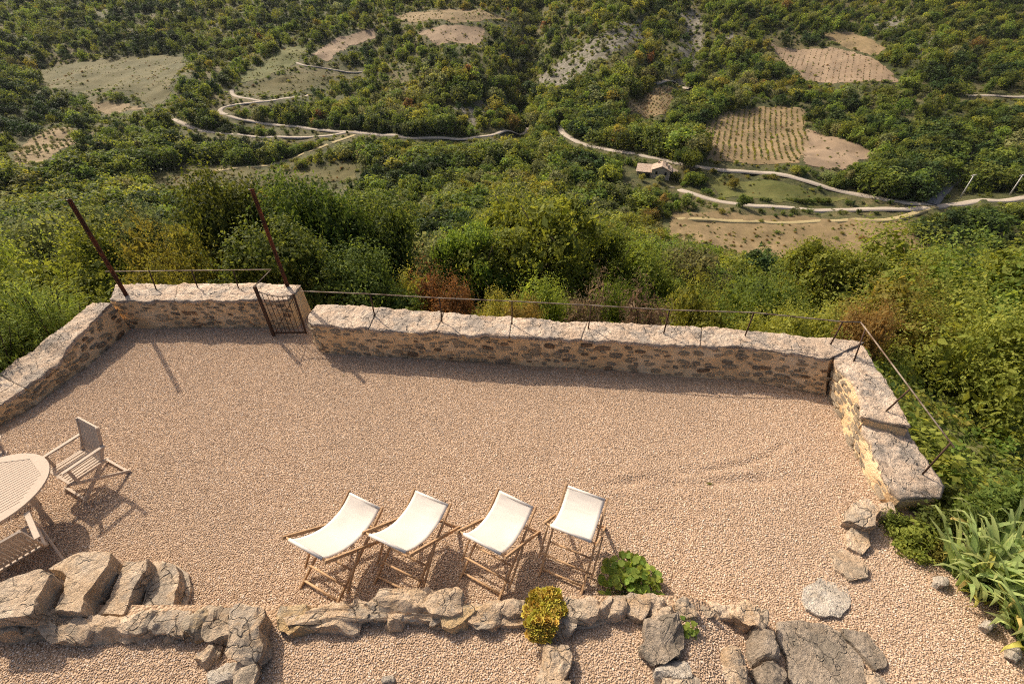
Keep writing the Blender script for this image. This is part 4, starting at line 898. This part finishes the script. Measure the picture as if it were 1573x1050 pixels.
def iris(label, px, py, nf, spread, seed):
    rg = np.random.default_rng(seed); c = P(px, py, 0); t = empty('iris_clump', tuple(c)); tag(t, label, 'iris', 'iris clumps beside the path')
    for k in range(nf):
        q = rg.normal(0, spread, 2); a0 = rg.uniform(0, 6.28)
        for j in range(6):
            m = BL[rg.integers(0, 6)] if rg.random() < .84 else BL[6 + rg.integers(0, 3)]
            obj('leaf', m, t, (q[0] + rg.normal(0, .02), q[1] + rg.normal(0, .02), -.02), (rg.normal(0, .12), rg.normal(0, .18), a0 + (0 if j % 2 else math.pi) + rg.normal(0, .35)), rg.uniform(.75, 1.2))
iris('large iris clump with long arching sword leaves', 1512, 898, 28, .2, 1)
iris('iris clump with upright leaves at the top of the bed', 1540, 845, 13, .16, 2)
iris('small drooping iris clump among pale stones', 1562, 975, 8, .10, 3)
iris('iris fan leaning over the gravel path', 1474, 880, 8, .09, 4)
def round_leaf(name, seed, r, mat, lobes=5, cup=.2):
    n = 15; V = [(0, 0, 0)]; 
    for k in range(n):
        a = 2 * math.pi * k / n; rr = r * (1 + .13 * math.cos(lobes * a)) * (.75 if k == 0 else 1); V.append((rr * math.cos(a), rr * math.sin(a), cup * rr * (.6 + .4 * math.cos(2 * a + seed))))
    F = [(0, 1 + k, 1 + (k + 1) % n) for k in range(n)]
    return mesh_np(name, V, F, mat, True, {'lv': ('FLOAT', 'FACE', np.random.default_rng(seed).random(n))})
LM['mallow'] = leaf_mat('mallow_leaf', (.14, .20, .035), (.21, .27, .055), .4, .02, .3)
LM['sedum'] = leaf_mat('sedum_leaf', (.30, .22, .035), (.42, .34, .06), .2, .03, .3)
RL = [round_leaf('leaf', i, .046, LM['mallow']) for i in range(4)]
def leafy(name, label, cat, base, rad, hgt, n, meshes, seed, sc=(.6, 1.3), droop=.0, stems=True, group=None):
    rg = np.random.default_rng(seed); t = empty(name, tuple(base)); tag(t, label, cat, group)
    for k in range(n):
        a = rg.uniform(0, 6.28); r = rad * rg.random() ** .6; h = hgt * (1 - (r / rad) ** 2 * .6) * rg.uniform(.35, 1.05) - droop * r
        p = (r * math.cos(a), r * math.sin(a), h)
        if stems and k % 2 == 0:
            b = MB(); b.tube([(p[0] * .2, p[1] * .2, 0), (p[0] * .6, p[1] * .6, h * .6), p], .004, 4); b.build('stem', LM['mallow'], t)
        obj('leaf' if 'sedum' not in name else 'rosette', meshes[rg.integers(0, len(meshes))], t, p, (rg.normal(0, .5) - .3 * math.sin(a), rg.normal(0, .5) + .3 * math.cos(a), rg.uniform(0, 6.28)), rg.uniform(*sc))
    return t
leafy('mallow_plant', 'broad leaved green plant beside the upright deck chair', 'plant', P(966, 905, 0), .36, .42, 190, RL, 5)
leafy('ivy_tuft', 'small green leafy tuft in the gap of the rock row', 'plant', P(1052, 970, .36), .12, .16, 32, RL, 6, (.35, .75))
def rosette(seed):
    rg = np.random.default_rng(seed); V = []; F = []; lv = []
    for ring, (m, el, L) in enumerate(((7, .25, .036), (6, .8, .028), (4, 1.25, .018))):
        for k in range(m):
            a = 2 * math.pi * (k + ring * .4) / m; d = np.array([math.cos(a) * math.cos(el), math.sin(a) * math.cos(el), math.sin(el)]); s = np.array([-math.sin(a), math.cos(a), 0]); o = len(V)
            V += [d * .004, d * L * .6 + s * L * .33, d * L, d * L * .6 - s * L * .33]; F += [(o, o + 1, o + 2), (o, o + 2, o + 3)]; lv += [rg.random()] * 2
    return mesh_np('rosette', V, F, LM['sedum'], False, {'lv': ('FLOAT', 'FACE', lv)})
ROS = [rosette(i) for i in range(3)]
sd_ = empty('sedum_cushion', tuple(P(833, 950, .5))); tag(sd_, 'orange and yellow sedum cushion spilling over the low rocks', 'plant')
rg = np.random.default_rng(9); c0 = np.array(sd_.location)
for k in range(420):
    px = rg.normal(835, 19); py = rg.uniform(903, 985); wv = 34 if py < 945 else 26
    if abs(px - (838 if py < 945 else 830)) > wv * math.sqrt(max(.05, 1 - ((py - 944) / 44) ** 2)): continue
    edge = 1 - ((px - 834) / 40) ** 2; zz = (.56 + .12 * edge) if py < 950 else .66 - (py - 950) * .0045 + .05 * edge
    q = P(px, py, zz) - c0; obj('rosette', ROS[k % 3], sd_, q, (rg.normal(-.3, .4), rg.normal(0, .4), rg.uniform(0, 6.28)), rg.uniform(.8, 1.5))
bm_ = MB(); 
for q in ((833, 925, .5), (836, 948, .5), (828, 968, .46)): 
    p_ = P(*q) - c0; bm_.tube([p_ - [0, 0, .2], p_ + [0, 0, .08]], [.13, .09], 8)
bm_.build('stem_mass', LM['mallow'], sd_, True)

# ------------------------------------------------------------------ trees and shrubs
PROTO = {}
def proto(key, seed, kind, nlobe, nleaf, leaf, width, z0, shape='round', aspect=.55, hollow=.6, lr=(.13, .24), limbs=8, tr=.022, twigs=0):
    me, C, Rl = crown_mesh('crown', seed, LM[kind], nlobe, nleaf, leaf, width, z0, shape, aspect, hollow, lr)
    PROTO[key] = (me, trunk_mesh('trunk', seed, C, z0, tr, limbs, twigs))
# near (leaf scale), middle, far
proto('n_dark0', 1, 'oak', 22, 34000, .023, .95, .10, hollow=.8, lr=(.15, .25), limbs=14)
proto('n_dark1', 2, 'oak', 20, 34000, .023, .9, .10, hollow=.8, lr=(.15, .25), limbs=14)
proto('n_mid0', 3, 'mid', 40, 14000, .022, .95, .36, lr=(.07, .13), limbs=30, tr=.03, twigs=3)
proto('n_mid1', 4, 'mid', 34, 13000, .023, .95, .3, lr=(.07, .13), limbs=24, tr=.026, twigs=3)
proto('n_yel0', 5, 'yellow', 20, 20000, .021, 1.1, .05, 'dome', hollow=.8, lr=(.14, .23))
proto('n_yel1', 6, 'yellow', 18, 20000, .021, 1.2, .05, 'dome', lr=(.12, .2))
proto('n_oli0', 7, 'olive', 30, 11000, .021, 1.0, .1, lr=(.11, .18), limbs=16, twigs=3)
proto('n_bro0', 8, 'brown', 16, 17000, .021, 1.1, .05, 'dome', lr=(.12, .2))
proto('n_dry0', 9, 'dry', 26, 6000, .034, 1.0, .05, 'dome', aspect=.25, lr=(.12, .2), limbs=18, twigs=3)
proto('n_midb', 10, 'mid', 18, 20000, .021, 1.3, .03, 'dome', lr=(.12, .2))
for q_, (kd, sd0) in enumerate((('mid', 90), ('yellow', 91), ('dark', 92), ('olive', 93), ('mid', 94), ('yellow', 95))): proto('b%d' % q_, sd0, kd, 12, 1500, .085, 1.1, .02, 'dome', hollow=.7, lr=(.18, .3), limbs=3)
for k, kd in enumerate(('dark', 'mid', 'yellow', 'olive', 'brown', 'pine')):
    for j in range(2):
        proto('m_%s%d' % (kd, j), 30 + 2 * k + j, kd, 22, 2400, .062, .85 + .25 * j, .14 if kd != 'pine' else .08, 'cone' if kd == 'pine' else 'round', limbs=6)
        proto('f_%s%d' % (kd, j), 60 + 2 * k + j, kd, 12, 620, .115, .9 + .3 * j, .06, 'cone' if kd == 'pine' else ('dome' if j else 'round'), limbs=0, lr=(.16, .28))
NAMES = {'dark': ('oak_tree', 'oak'), 'mid': ('broadleaf_tree', 'tree'), 'yellow': ('yellow_green_shrub', 'shrub'), 'olive': ('grey_green_tree', 'tree'), 'brown': ('russet_shrub', 'shrub'), 'pine': ('pine_tree', 'pine'), 'dry': ('dry_shrub', 'shrub')}
def place(key, name, label, cat, x, y, h, wscale=1., group=None, rz=None, z=None, trunk=True):
    z = float(height(x, y)) if z is None else z
    t = empty(name, (x, y, z - .05), random.uniform(0, 6.28) if rz is None else rz); t.scale = (h * wscale, h * wscale, h); tag(t, label, cat, group)
    if trunk: obj('trunk', PROTO[key][1], t)
    obj('crown' if 'tree' in name else 'foliage', PROTO[key][0], t)
    return t
def near(key, name, label, cat, px, py_top, y, wpx=None, group=None, rz=None):
    tp = PY(px, py_top, y); x = tp[0]; zg = float(height(x, y)); h = max(tp[2] - zg, .6); ws = 1.
    if wpx:
        depth = y * math.cos(TH) - (tp[2] - CAM_H - h * .3) * math.sin(TH); ws = wpx / FPX * depth / h / .95
    return place(key, name, label, cat, x, y, h, ws, group, rz)
NEARPOS = []
for a in [
  ('n_dark0', 'oak_tree', 'big dark oak rising behind the gate', 'tree', 455, 268, 15.5, 190),
  ('n_dark1', 'oak_tree', 'dark rounded oak behind the middle of the short wall', 'tree', 330, 268, 14.5, 200),
  ('n_dark0', 'oak_tree', 'dark oak with pale lit leaves right of the gate', 'tree', 545, 310, 17, 170),
  ('n_yel0', 'yellow_green_shrub', 'yellow green bush behind the oleander corner post', 'shrub', 210, 345, 13, 150),
  ('n_yel1', 'yellow_green_shrub', 'sunny yellow bush between two dark oaks', 'shrub', 275, 362, 12, 120),
  ('n_dark1', 'oak_tree', 'low dark oak pressed against the short wall', 'tree', 400, 345, 12, 220),
  ('n_dark0', 'oak_tree', 'shaded oak crowding the start of the long wall', 'tree', 520, 385, 12.5, 190),
  ('n_mid0', 'broadleaf_tree', 'open crowned tree with dark forked trunk beyond the long wall', 'tree', 820, 303, 23, 230),
  ('n_mid1', 'broadleaf_tree', 'loose tree with a leaning trunk next to the forked one', 'tree', 735, 345, 21, 150),
  ('n_oli0', 'grey_green_tree', 'greyish thin leaved tree beyond the long wall', 'tree', 650, 352, 22, 150),
  ('n_mid1', 'broadleaf_tree', 'light green tree behind the dry shrubs', 'tree', 930, 345, 25, 150),
  ('n_mid0', 'broadleaf_tree', 'dark green bushy tree beyond the wall corner', 'tree', 1290, 378, 24, 150),
  ('n_yel0', 'yellow_green_shrub', 'yellow green shrub left of the russet one', 'shrub', 632, 415, 14, 110),
  ('n_bro0', 'russet_shrub', 'russet shrub just over the long wall', 'shrub', 690, 418, 13.2, 110),
  ('n_yel1', 'yellow_green_shrub', 'low yellow shrub under the forked tree', 'shrub', 765, 455, 13, 90),
  ('n_bro0', 'russet_shrub', 'small orange tinged shrub under the forked tree', 'shrub', 795, 452, 12.4, 80),
  ('n_midb', 'green_shrub', 'green shrub at the foot of the forked tree', 'shrub', 850, 432, 14, 110),
  ('n_dry0', 'dry_shrub', 'grey brown dry shrub beyond the long wall', 'shrub', 908, 420, 13.5, 90),
  ('n_midb', 'green_shrub', 'green bush filling in beside the dry shrubs', 'shrub', 955, 440, 14, 90),
  ('n_dry0', 'dry_shrub', 'pinkish leafless shrub above the wall coping', 'shrub', 1005, 428, 12.8, 105),
  ('n_yel0', 'yellow_green_shrub', 'yellow green shrub over the right part of the long wall', 'shrub', 1085, 430, 13.2, 130),
  ('n_midb', 'green_shrub', 'green thicket shrub behind the yellow ones', 'shrub', 1175, 412, 15.5, 150),
  ('n_yel1', 'yellow_green_shrub', 'yellow green shrub behind the handrail corner', 'shrub', 1230, 462, 12.5, 130),
  ('n_oli0', 'grey_green_tree', 'dull olive tree left of the valley field', 'tree', 1080, 375, 24, 130),
  ('n_bro0', 'russet_shrub', 'brownish shrub right of the handrail corner', 'shrub', 1345, 455, 14, 90),
  ('n_yel1', 'yellow_green_shrub', 'bright domed thicket on the right hand slope', 'shrub', 1480, 372, 21, 260),
  ('n_midb', 'green_shrub', 'green domed thicket at the right end of the slope', 'shrub', 1600, 380, 19, 240),
  ('n_yel0', 'yellow_green_shrub', 'yellow thicket beneath the bright domed one', 'shrub', 1400, 430, 16, 190),
  ('n_midb', 'green_shrub', 'dense green shrub low on the right hand slope', 'shrub', 1540, 455, 14, 220),
  ('n_midb', 'green_shrub', 'leafy shrub under the sunny valley trees', 'shrub', 1020, 392, 22, 140),
  ('n_mid1', 'broadleaf_tree', 'pale green tree left of the olive one', 'tree', 985, 375, 27, 110),
  ('n_oli0', 'grey_green_tree', 'hazy olive tree far left on the slope', 'tree', 60, 315, 27, 170),
  ('n_midb', 'green_shrub', 'green shrub on the left slope above the oleanders', 'shrub', 90, 352, 19, 190),
  ('n_midb', 'green_shrub', 'green shrub at the left end of the slope', 'shrub', -20, 345, 20, 190),
  ('n_oli0', 'grey_green_tree', 'olive coloured tree behind the tall corner post', 'tree', 165, 312, 22, 140)]:
    t = near(*a); NEARPOS.append((t.location.x, t.location.y))
NEARPOS = np.array(NEARPOS)

# bramble slope to the right: one tangled mass
def slope_mass():
    rg = np.random.default_rng(5); pos = []; scl = []; idx = []
    keys = ['b0', 'b1', 'b2', 'b3', 'b4', 'b5']
    for _ in range(5200):
        x, y = rg.uniform(-10.5, 30), rg.uniform(1.5, 34)
        sd = float(_sdist(x, y)); 
        if sd < .5 or sd > 24: continue
        if x < 5 and sd < 1.6: continue
        h = rg.uniform(.7, 1.7) * (1 + .03 * sd)
        if sd < 1.2: h *= .75
        pos.append((x, y, float(height(x, y)) - .1)); w = h * rg.uniform(1., 1.5); scl.append((w, w, h)); idx.append([0, 4, 1, 0, 2, 4, 3, 5][rg.integers(0, 8)])
    n = len(pos); gn_scatter('bramble_thicket', [PROTO[k][0] for k in keys], pos, np.c_[rg.normal(0, .15, n), rg.normal(0, .15, n), rg.uniform(0, 6.28, n)], scl, idx, 'tangled bramble and scrub covering the slope below the walls', 'bramble')
slope_mass()

# ---- woods across the valley
def blocked(x, y, h, strict=True):
    """would it stand on, or hide, a road or field"""
    r = np.hypot(x, y); out = np.zeros(len(x), bool)
    for k in ((0, .6, 1.2, 1.8, 2.4, 3.0) if strict else (0, .8, 1.6)):
        d = h * k; X = x * (r + d) / r; Y = y * (r + d) / r
        for w in PROT: out |= inpoly(X, Y, w)
        for i in range(0, len(X), 2000):
            dd = ((X[i:i + 2000, None] - ROADP[None, :, 0]) ** 2 + (Y[i:i + 2000, None] - ROADP[None, :, 1]) ** 2).min(1); out[i:i + 2000] |= dd < 6.8
    return out
_hf = np.array([math.cos(-math.atan2(hp[0], hp[1])), math.sin(-math.atan2(hp[0], hp[1]))]); _hn = np.array([-_hf[1], _hf[0]])
PROT = FIELDS + [np.array([hp[:2] + _hf * a + _hn * b for a, b in ((-13, -9), (11, -9), (11, 9), (-13, 9))])] + [np.array([T(bx_, by_, 60.)[:2] + q for q in ((-5, -5), (5, -5), (5, 6), (-5, 6))]) for bx_, by_ in ((1475, 304), (1551, 299))]
def hides(x, y, h):
    """does the line of sight over its crown end on a road, field or house behind it"""
    out = np.zeros(len(x), bool); r = np.hypot(x, y); ux, uy = x / r, y / r; zg = hm(x, y)
    for k in (1., .87, .75, .62, .5, .37, .25, .12):
        sl_ = (zg + h * k - CAM_H) / r; hit = np.zeros(len(x), bool); X = x * 1.; Y = y * 1.
        for st in np.linspace(1.006, 1.7, 90):
            q = r * st; below = ~hit & (CAM_H + sl_ * q < hm(ux * q, uy * q)); X[below] = (ux * q)[below]; Y[below] = (uy * q)[below]; hit |= below
        m_ = hit.copy(); f = np.zeros(len(x), bool)
        for w in PROT: f |= inpoly(X, Y, w)
        for i in range(0, len(X), 2000):
            dd = ((X[i:i + 2000, None] - ROADP[None, :, 0]) ** 2 + (Y[i:i + 2000, None] - ROADP[None, :, 1]) ** 2).min(1); f[i:i + 2000] |= dd < 7.
        out |= f & m_
    return out
def woods():
    rg = np.random.default_rng(21); n = 46000
    az = np.radians(rg.uniform(-60, 60, n)); r = np.where(rg.random(n) < .45, np.sqrt(rg.uniform(32 ** 2, 300 ** 2, n)), np.sqrt(rg.uniform(300 ** 2, 900 ** 2, n))); 
    # thin the far ones, keep near ones
    x, y = np.sin(az) * r, np.cos(az) * r
    dens = fbm(x / 38, y / 38, 3, 4); 
    cover = .75 + 1.6 * dens + np.clip((r - 300) / 150, 0, .7) + np.where(np.degrees(az) < -12, np.clip((r - 280) / 150, 0, .6), 0)
    cover = np.where(r < 120, cover + .25, cover)
    mar = np.zeros(n, bool)
    for p in CLW: mar |= inpoly(x, y, p)
    keep = (rg.random(n) < np.clip(cover, .12, 1)) & ~(mar & (rg.random(n) < .8)); x, y, r, dens, az = x[keep], y[keep], r[keep], dens[keep], az[keep]
    h = rg.uniform(3.0, 7.8, len(x)) * (1 + .4 * np.clip(dens, -.5, .8)) * np.where(rg.random(len(x)) < .35, .5, 1.); h *= np.clip(.5 + (r - 30) / 120, .5, 1)
    b = blocked(x, y, h * .0, False); x, y, r, h, dens, az = (v[~b] for v in (x, y, r, h, dens, az))
    b = hides(x, y, h); h = np.where(b, h * .45, h); b &= hides(x, y, h); x, y, r, h, dens = (v[~b] for v in (x, y, r, h, dens))
    # bushes fill in
    m = 24000; az2 = np.radians(rg.uniform(-58, 58, m)); r2 = np.sqrt(rg.uniform(32 ** 2, 560 ** 2, m)); x2, y2 = np.sin(az2) * r2, np.cos(az2) * r2; h2 = rg.uniform(.7, 1.9, m)
    k2 = ~blocked(x2, y2, h2 * 0, False); x2, y2, r2, h2 = x2[k2], y2[k2], r2[k2], h2[k2]
    kinds = np.array(['dark', 'mid', 'yellow', 'olive', 'brown', 'pine'])
    def pick(x, y, small):
        q = fbm(x / 30, y / 30, 11, 3) + rg.normal(0, .28, len(x)); a = np.degrees(np.arctan2(x, y))
        if small: return kinds[np.digitize(q, [-.35, -.1, .12, .35, 3]).clip(0, 4) * 0 + np.array([0, 1, 3, 1, 2])[np.digitize(q, [-.2, .0, .15, .36])]]
        q = q - np.where(a < -14, .22, 0)
        return np.array(['pine', 'dark', 'mid', 'olive', 'yellow', 'brown'])[np.digitize(q, [-.40, .0, .30, .44, .92])]
    K1, K2 = pick(x, y, False), pick(x2, y2, True)
    # the largest looking trees are things of their own
    app = h / r; order = np.argsort(-app); ind = np.zeros(len(x), bool); cnt = {}
    for i in order:
        c = cnt.get(K1[i], 0)
        if c < (120 if K1[i] in ('dark', 'mid') else 60) and r[i] > 36: ind[i] = True; cnt[K1[i]] = c + 1
    def where(px_, py_):
        d_ = [(np.linalg.norm(xy - (px_, py_)), nm_) for xy, nm_ in LMK]; return min(d_)[1]
    LMK = [(w.mean(0), l_) for w, l_ in zip(FIELDS, FLAB)] + [(hp[:2], 'the farmhouse'), (T(1478, 304)[:2], 'the utility poles'), (T(1485, 245)[:2], 'the grey paved road'), (T(345, 170)[:2], 'the road hairpin'), (T(700, 212)[:2], 'the long valley road'), (T(870, 209)[:2], 'the road bend under the bare ridge'),
        (np.array([0, 45.]), 'the foot of the terrace slope'), (np.array([-40, 45.]), 'the slope below the oleanders'), (np.array([40, 45.]), 'the slope below the right hand wall'), (np.array([0, 110.]), 'the valley bottom wood'), (np.array([-90, 120.]), 'the left valley wood'), (np.array([-45, 90.]), 'the hollow behind the dark oaks')]
    LAB = {'dark': 'dark green oak growing on the slope above the valley', 'mid': 'mid green leafy tree growing on the slope above the valley', 'yellow': 'yellow green bush growing on the slope above the valley',
           'olive': 'dull olive coloured tree growing on the slope above the valley', 'brown': 'russet brown bush growing on the slope above the valley', 'pine': 'blackish green pointed pine growing on the slope above the valley'}
    for i in np.where(ind)[0]:
        kd = K1[i]; nm, ct = NAMES[kd]; look = ('tall ' if h[i] > 6.5 else 'small ' if h[i] < 4 else '') + LAB[kd].split(' growing')[0] + ' near ' + where(x[i], y[i]); key = ('m_' if r[i] < 170 else 'f_') + kd + str(i % 2)
        place(key, nm, look, ct, float(x[i]), float(y[i]), float(h[i]) * 1.05, 1., 'scattered %s plants on the slopes' % kd if kd in ('yellow', 'brown') else 'scattered %s trees on the slopes' % kd, trunk=r[i] < 200)
    X = np.r_[x[~ind], x2]; Y = np.r_[y[~ind], y2]; Hh = np.r_[h[~ind], h2]; K = np.r_[K1[~ind], K2]; Rr = np.hypot(X, Y); N = len(X)
    keys = ['f_%s%d' % (k, j) for k in kinds for j in range(2)] + ['m_%s%d' % (k, j) for k in kinds for j in range(2)]
    ix = np.array([keys.index(('m_' if (Rr[i] < 110) else 'f_') + K[i] + str(rg.integers(0, 2))) for i in range(N)])
    w = Hh * rg.uniform(.75, 1.45, N); w[len(x[~ind]):] *= 1.4; w2_ = w * rg.uniform(.8, 1.3, N)
    gn_scatter('woodland', [PROTO[k][0] for k in keys], np.c_[X, Y, hm(X, Y) - .15], np.c_[rg.normal(0, .06, N), rg.normal(0, .06, N), rg.uniform(0, 6.28, N)], np.c_[w, w2_, Hh], ix, 'scrubby oak and pine woodland covering the valley sides', 'woodland')
    print('woods', N, cnt)
woods()
def rows(name, label, poly, ang, dr, ds, hs, key):
    c = poly.mean(0); rg = np.random.default_rng(int(abs(c[0]) * 10)); L = np.abs(poly - c).max() * 1.5; u = np.array([math.cos(ang), math.sin(ang)]); v = np.array([-u[1], u[0]]); pts = []
    for a in np.arange(-L, L, dr):
        for b_ in np.arange(-L, L, ds):
            if rg.random() < .22: continue
            pts.append(c + v * a + u * (b_ + rg.normal(0, .15)))
    pts = np.array(pts); pts = pts[inpoly(pts[:, 0], pts[:, 1], c + (poly - c) * .95)]; n = len(pts); h = rg.uniform(*hs, n)
    gn_scatter(name, [PROTO[k][0] for k in key], np.c_[pts, hm(*pts.T) + .1], np.c_[np.zeros(n), np.zeros(n), rg.uniform(0, 6.28, n)], np.c_[h * 1.2, h * 1.2, h], rg.integers(0, len(key), n), label, 'vines')
def radial(poly): c = poly.mean(0); return math.atan2(c[1], c[0])
rows('vine_rows', 'low vines in straight rows on the large vineyard', FV, radial(FV) + .08, 2.5, 1.5, (.5, .9), ['f_olive1', 'f_yellow1'])
rows('vine_rows', 'low vines in rows on the upper vineyard', FU, radial(FU) + .05, 3.2, 2.6, (.35, .6), ['f_olive1', 'f_brown1'])
rows('vine_rows', 'dense low bushes on the small square plot', FS, radial(FS) - .3, 2.2, 2.0, (.6, .9), ['f_olive1', 'f_brown1'])
rows('olive_rows', 'small olive trees in rows on the pale grove', FO, radial(FO) + .5, 4.5, 4.2, (1.2, 2.0), ['f_olive0', 'f_olive1'])

# ---- oleanders by the left wall
LM['oleander'] = leaf_mat('oleander_leaf', (.095, .145, .022), (.21, .25, .05), .35, .02, .2)
def oleander_mesh(seed, ns=230, R_=1.0, Hh=1.9):
    rg = np.random.default_rng(seed); V = []; F = []; lv = []; st = MB()
    for s in range(ns):
        a = rg.uniform(0, 6.28); rr = R_ * rg.random() ** .55; hh = Hh * (1 - .45 * (rr / R_) ** 2) * rg.uniform(.55, 1.05); base = np.array([rr * .3 * math.cos(a), rr * .3 * math.sin(a), 0]); top = np.array([rr * math.cos(a), rr * math.sin(a), hh]); ax = top - base; ax /= np.linalg.norm(ax); ax = ax + rg.normal(size=3) * .15
        if s % 4 == 0: st.tube([base, (base + top) / 2 + rg.normal(size=3) * .04, top], [.012, .009, .005], 4)
        for k in range(22):
            q = top - ax * .035 * k * rg.uniform(.7, 1.1); b = rg.uniform(0, 6.28); sd = np.cross(ax, (math.cos(b), math.sin(b), .3)); sd /= np.linalg.norm(sd) + 1e-9; d = ax * rg.uniform(.3, .9) + sd * .8; d /= np.linalg.norm(d); L = rg.uniform(.10, .17); w = np.cross(d, ax); w /= np.linalg.norm(w) + 1e-9; o = len(V)
            V += [q, q + d * L * .5 + w * L * .085, q + d * L - np.array([0, 0, .015]), q + d * L * .5 - w * L * .085]; F += [(o, o + 1, o + 2), (o, o + 2, o + 3)]; lv += [rg.random()] * 2
    return mesh_np('foliage', V, F, LM['oleander'], False, {'lv': ('FLOAT', 'FACE', lv)}), st.mesh('stem', M['bark'])
OL = [oleander_mesh(i) for i in range(3)]
for i, (x, y, z, s, lab) in enumerate([(-9.6, 7.5, -.5, .95, 'oleander bush against the corner of the walls'), (-9.95, 6.55, -.55, 1.0, 'bright oleander bush over the middle of the low wall'), (-10.3, 5.6, -.5, .98, 'oleander bush leaning over the low wall end'),
      (-11.2, 7.0, -.8, 1.25, 'tall oleander bush behind the row by the wall'), (-10.9, 8.3, -1.0, 1.3, 'oleander bush behind the corner post'), (-10.8, 4.6, -.5, .95, 'last oleander bush by the plank bench'), (-12.4, 6.2, -1.2, 1.4, 'outermost oleander bush on the slope')]):
    t = empty('oleander_bush', (x, y, z), i * 1.1); t.scale = (s, s, s); tag(t, lab, 'oleander', 'oleander bushes along the low wall')
    obj('foliage', OL[i % 3][0], t); obj('stem', OL[i % 3][1], t)
# ---- shrubs near the iris
for px, py, h, w, key, lab in [(1400, 832, .42, 1.5, 'b0', 'low fine leaved green shrub at the end of the right wall'), (1370, 800, .3, 1.4, 'b4', 'small creeping green shrub by the pale boulder'), (1425, 815, .5, 1.2, 'b2', 'dark green bush in the shade of the wall end'),
      (1480, 795, .55, 1.3, 'b4', 'leafy green bush above the iris bed'), (1545, 790, .6, 1.3, 'b2', 'dark leafy bush behind the iris clumps'), (1440, 850, .3, 1.3, 'b1', 'yellowish low plant between shrub and iris')]:
    q = P(px, py, 0); place(key, 'green_shrub', lab, 'shrub', q[0], q[1], h, w, 'low shrubs by the iris bed', z=-.02, trunk=False)

# ---- rough tufts breaking up the meadows and fallow land
for px_, py_, h_, w_, key_, nm_, ct_, lab_ in [(985, 277, 2.4, 1.6, 'm_yellow0', 'yellow_green_shrub', 'shrub', 'bright yellow bush in front of the farmhouse porch'), (1012, 281, 3.0, 1.5, 'm_olive0', 'green_shrub', 'shrub', 'grey green bush against the farmhouse gable'),
      (948, 280, 5.0, .9, 'm_mid0', 'broadleaf_tree', 'tree', 'light green tree left of the farmhouse porch'), (1037, 279, 4.0, 1., 'm_dark0', 'oak_tree', 'tree', 'dark tree at the lean to end of the farmhouse'), (1125, 291, 4.0, 1.1, 'm_yellow1', 'yellow_green_shrub', 'shrub', 'bright green round bush in the strip between the lanes'),
      (1060, 262, 7.5, .9, 'm_mid1', 'broadleaf_tree', 'tree', 'tall leafy tree behind the farmhouse'), (1045, 255, 7., .9, 'm_dark1', 'oak_tree', 'tree', 'dark oak behind the farmhouse roof'), (1140, 318, 4.5, 1., 'm_dark0', 'oak_tree', 'tree', 'dark bushy tree beside the lower lane')]:
    q_ = T(px_, py_, 60.); place(key_, nm_, lab_, ct_, q_[0], q_[1], h_, w_, 'garden trees by the farmhouse')
hd = empty('clipped_hedge', tuple(T(895, 291, 60.)), .1); tag(hd, 'dark clipped hedge left of the farmhouse garden', 'hedge')
for k_ in range(9): obj('foliage', PROTO['m_pine%d' % (k_ % 2)][0], hd, ((k_ - 4) * 1.6, random.uniform(-.2, .2), -.2), (0, 0, k_ * 1.3), (2.6, 2.4, 3.4))
hd2 = empty('clipped_hedge', tuple(T(1230, 312, 60.)), .0); tag(hd2, 'dark low hedge along the upper side of the lower lane', 'hedge')
for k_ in range(12): obj('foliage', PROTO['m_dark%d' % (k_ % 2)][0], hd2, ((k_ - 6) * 1.9, random.uniform(-.4, .4), -.2), (0, 0, k_ * 1.3), (2.8, 2.4, 2.0))
for k_, (px_, py_) in enumerate(((455, 573), (528, 577), (700, 566), (1090, 742), (250, 700), (1180, 610))):
    q_ = P(px_, py_); place('b%d' % (k_ % 2), 'weed_tuft', 'tiny green weed tuft in the terrace gravel', 'weed', q_[0], q_[1], .06, 1.4, 'weeds in the gravel', z=.0, trunk=False)
def tufts():
    rg = np.random.default_rng(77); pts = []
    for w, l_ in zip(FIELDS, FLAB):
        lo, hi = w.min(0), w.max(0); area = np.prod(hi - lo); d = .30 if 'meadow' in l_ or 'green' in l_ or 'terrace' in l_ or 'clearing' in l_ else .07; d = .3 if 'valley bottom' in l_ else d
        q = rg.uniform(lo, hi, (int(min(area * d, 2600)), 2)); q = q[inpoly(q[:, 0], q[:, 1], w)]; dn = fbm(q[:, 0] / 7, q[:, 1] / 7, 6, 3); q = q[rg.random(len(q)) < .35 + 1.4 * dn]; pts.append(q)
    p = np.concatenate(pts); n = len(p); h = rg.uniform(.15, .6, n) * np.where(rg.random(n) < .06, 2.2, 1)
    ky = ['f_olive1', 'f_yellow1', 'f_mid1', 'f_brown1']
    gn_scatter('field_tufts', [PROTO[k][0] for k in ky], np.c_[p, hm(*p.T) + .08], np.c_[np.zeros(n), np.zeros(n), rg.uniform(0, 6.28, n)], np.c_[h * 1.9, h * 1.9, h], rg.integers(0, 4, n), 'rough grass tufts dotted over the fields', 'grass')
tufts()

# ---- thin valley air
def haze():
    b = MB(); b.box((0, 590, 92), (1, 0, 0), (0, 1, 0), (0, 0, 1), 1300, 700, 180)
    m = bpy.data.materials.new('valley_air'); m.use_nodes = True; t = m.node_tree; t.nodes.remove(t.nodes['Principled BSDF'])
    v = t.nodes.new('ShaderNodeVolumePrincipled'); v.inputs['Color'].default_value = (.82, .88, .95, 1); v.inputs['Density'].default_value = .00003; v.inputs['Anisotropy'].default_value = .2
    t.links.new(v.outputs[0], t.nodes['Material Output'].inputs['Volume'])
    tag(b.build('haze', m), 'thin pale haze in the valley air', 'haze', None, 'stuff')
haze()
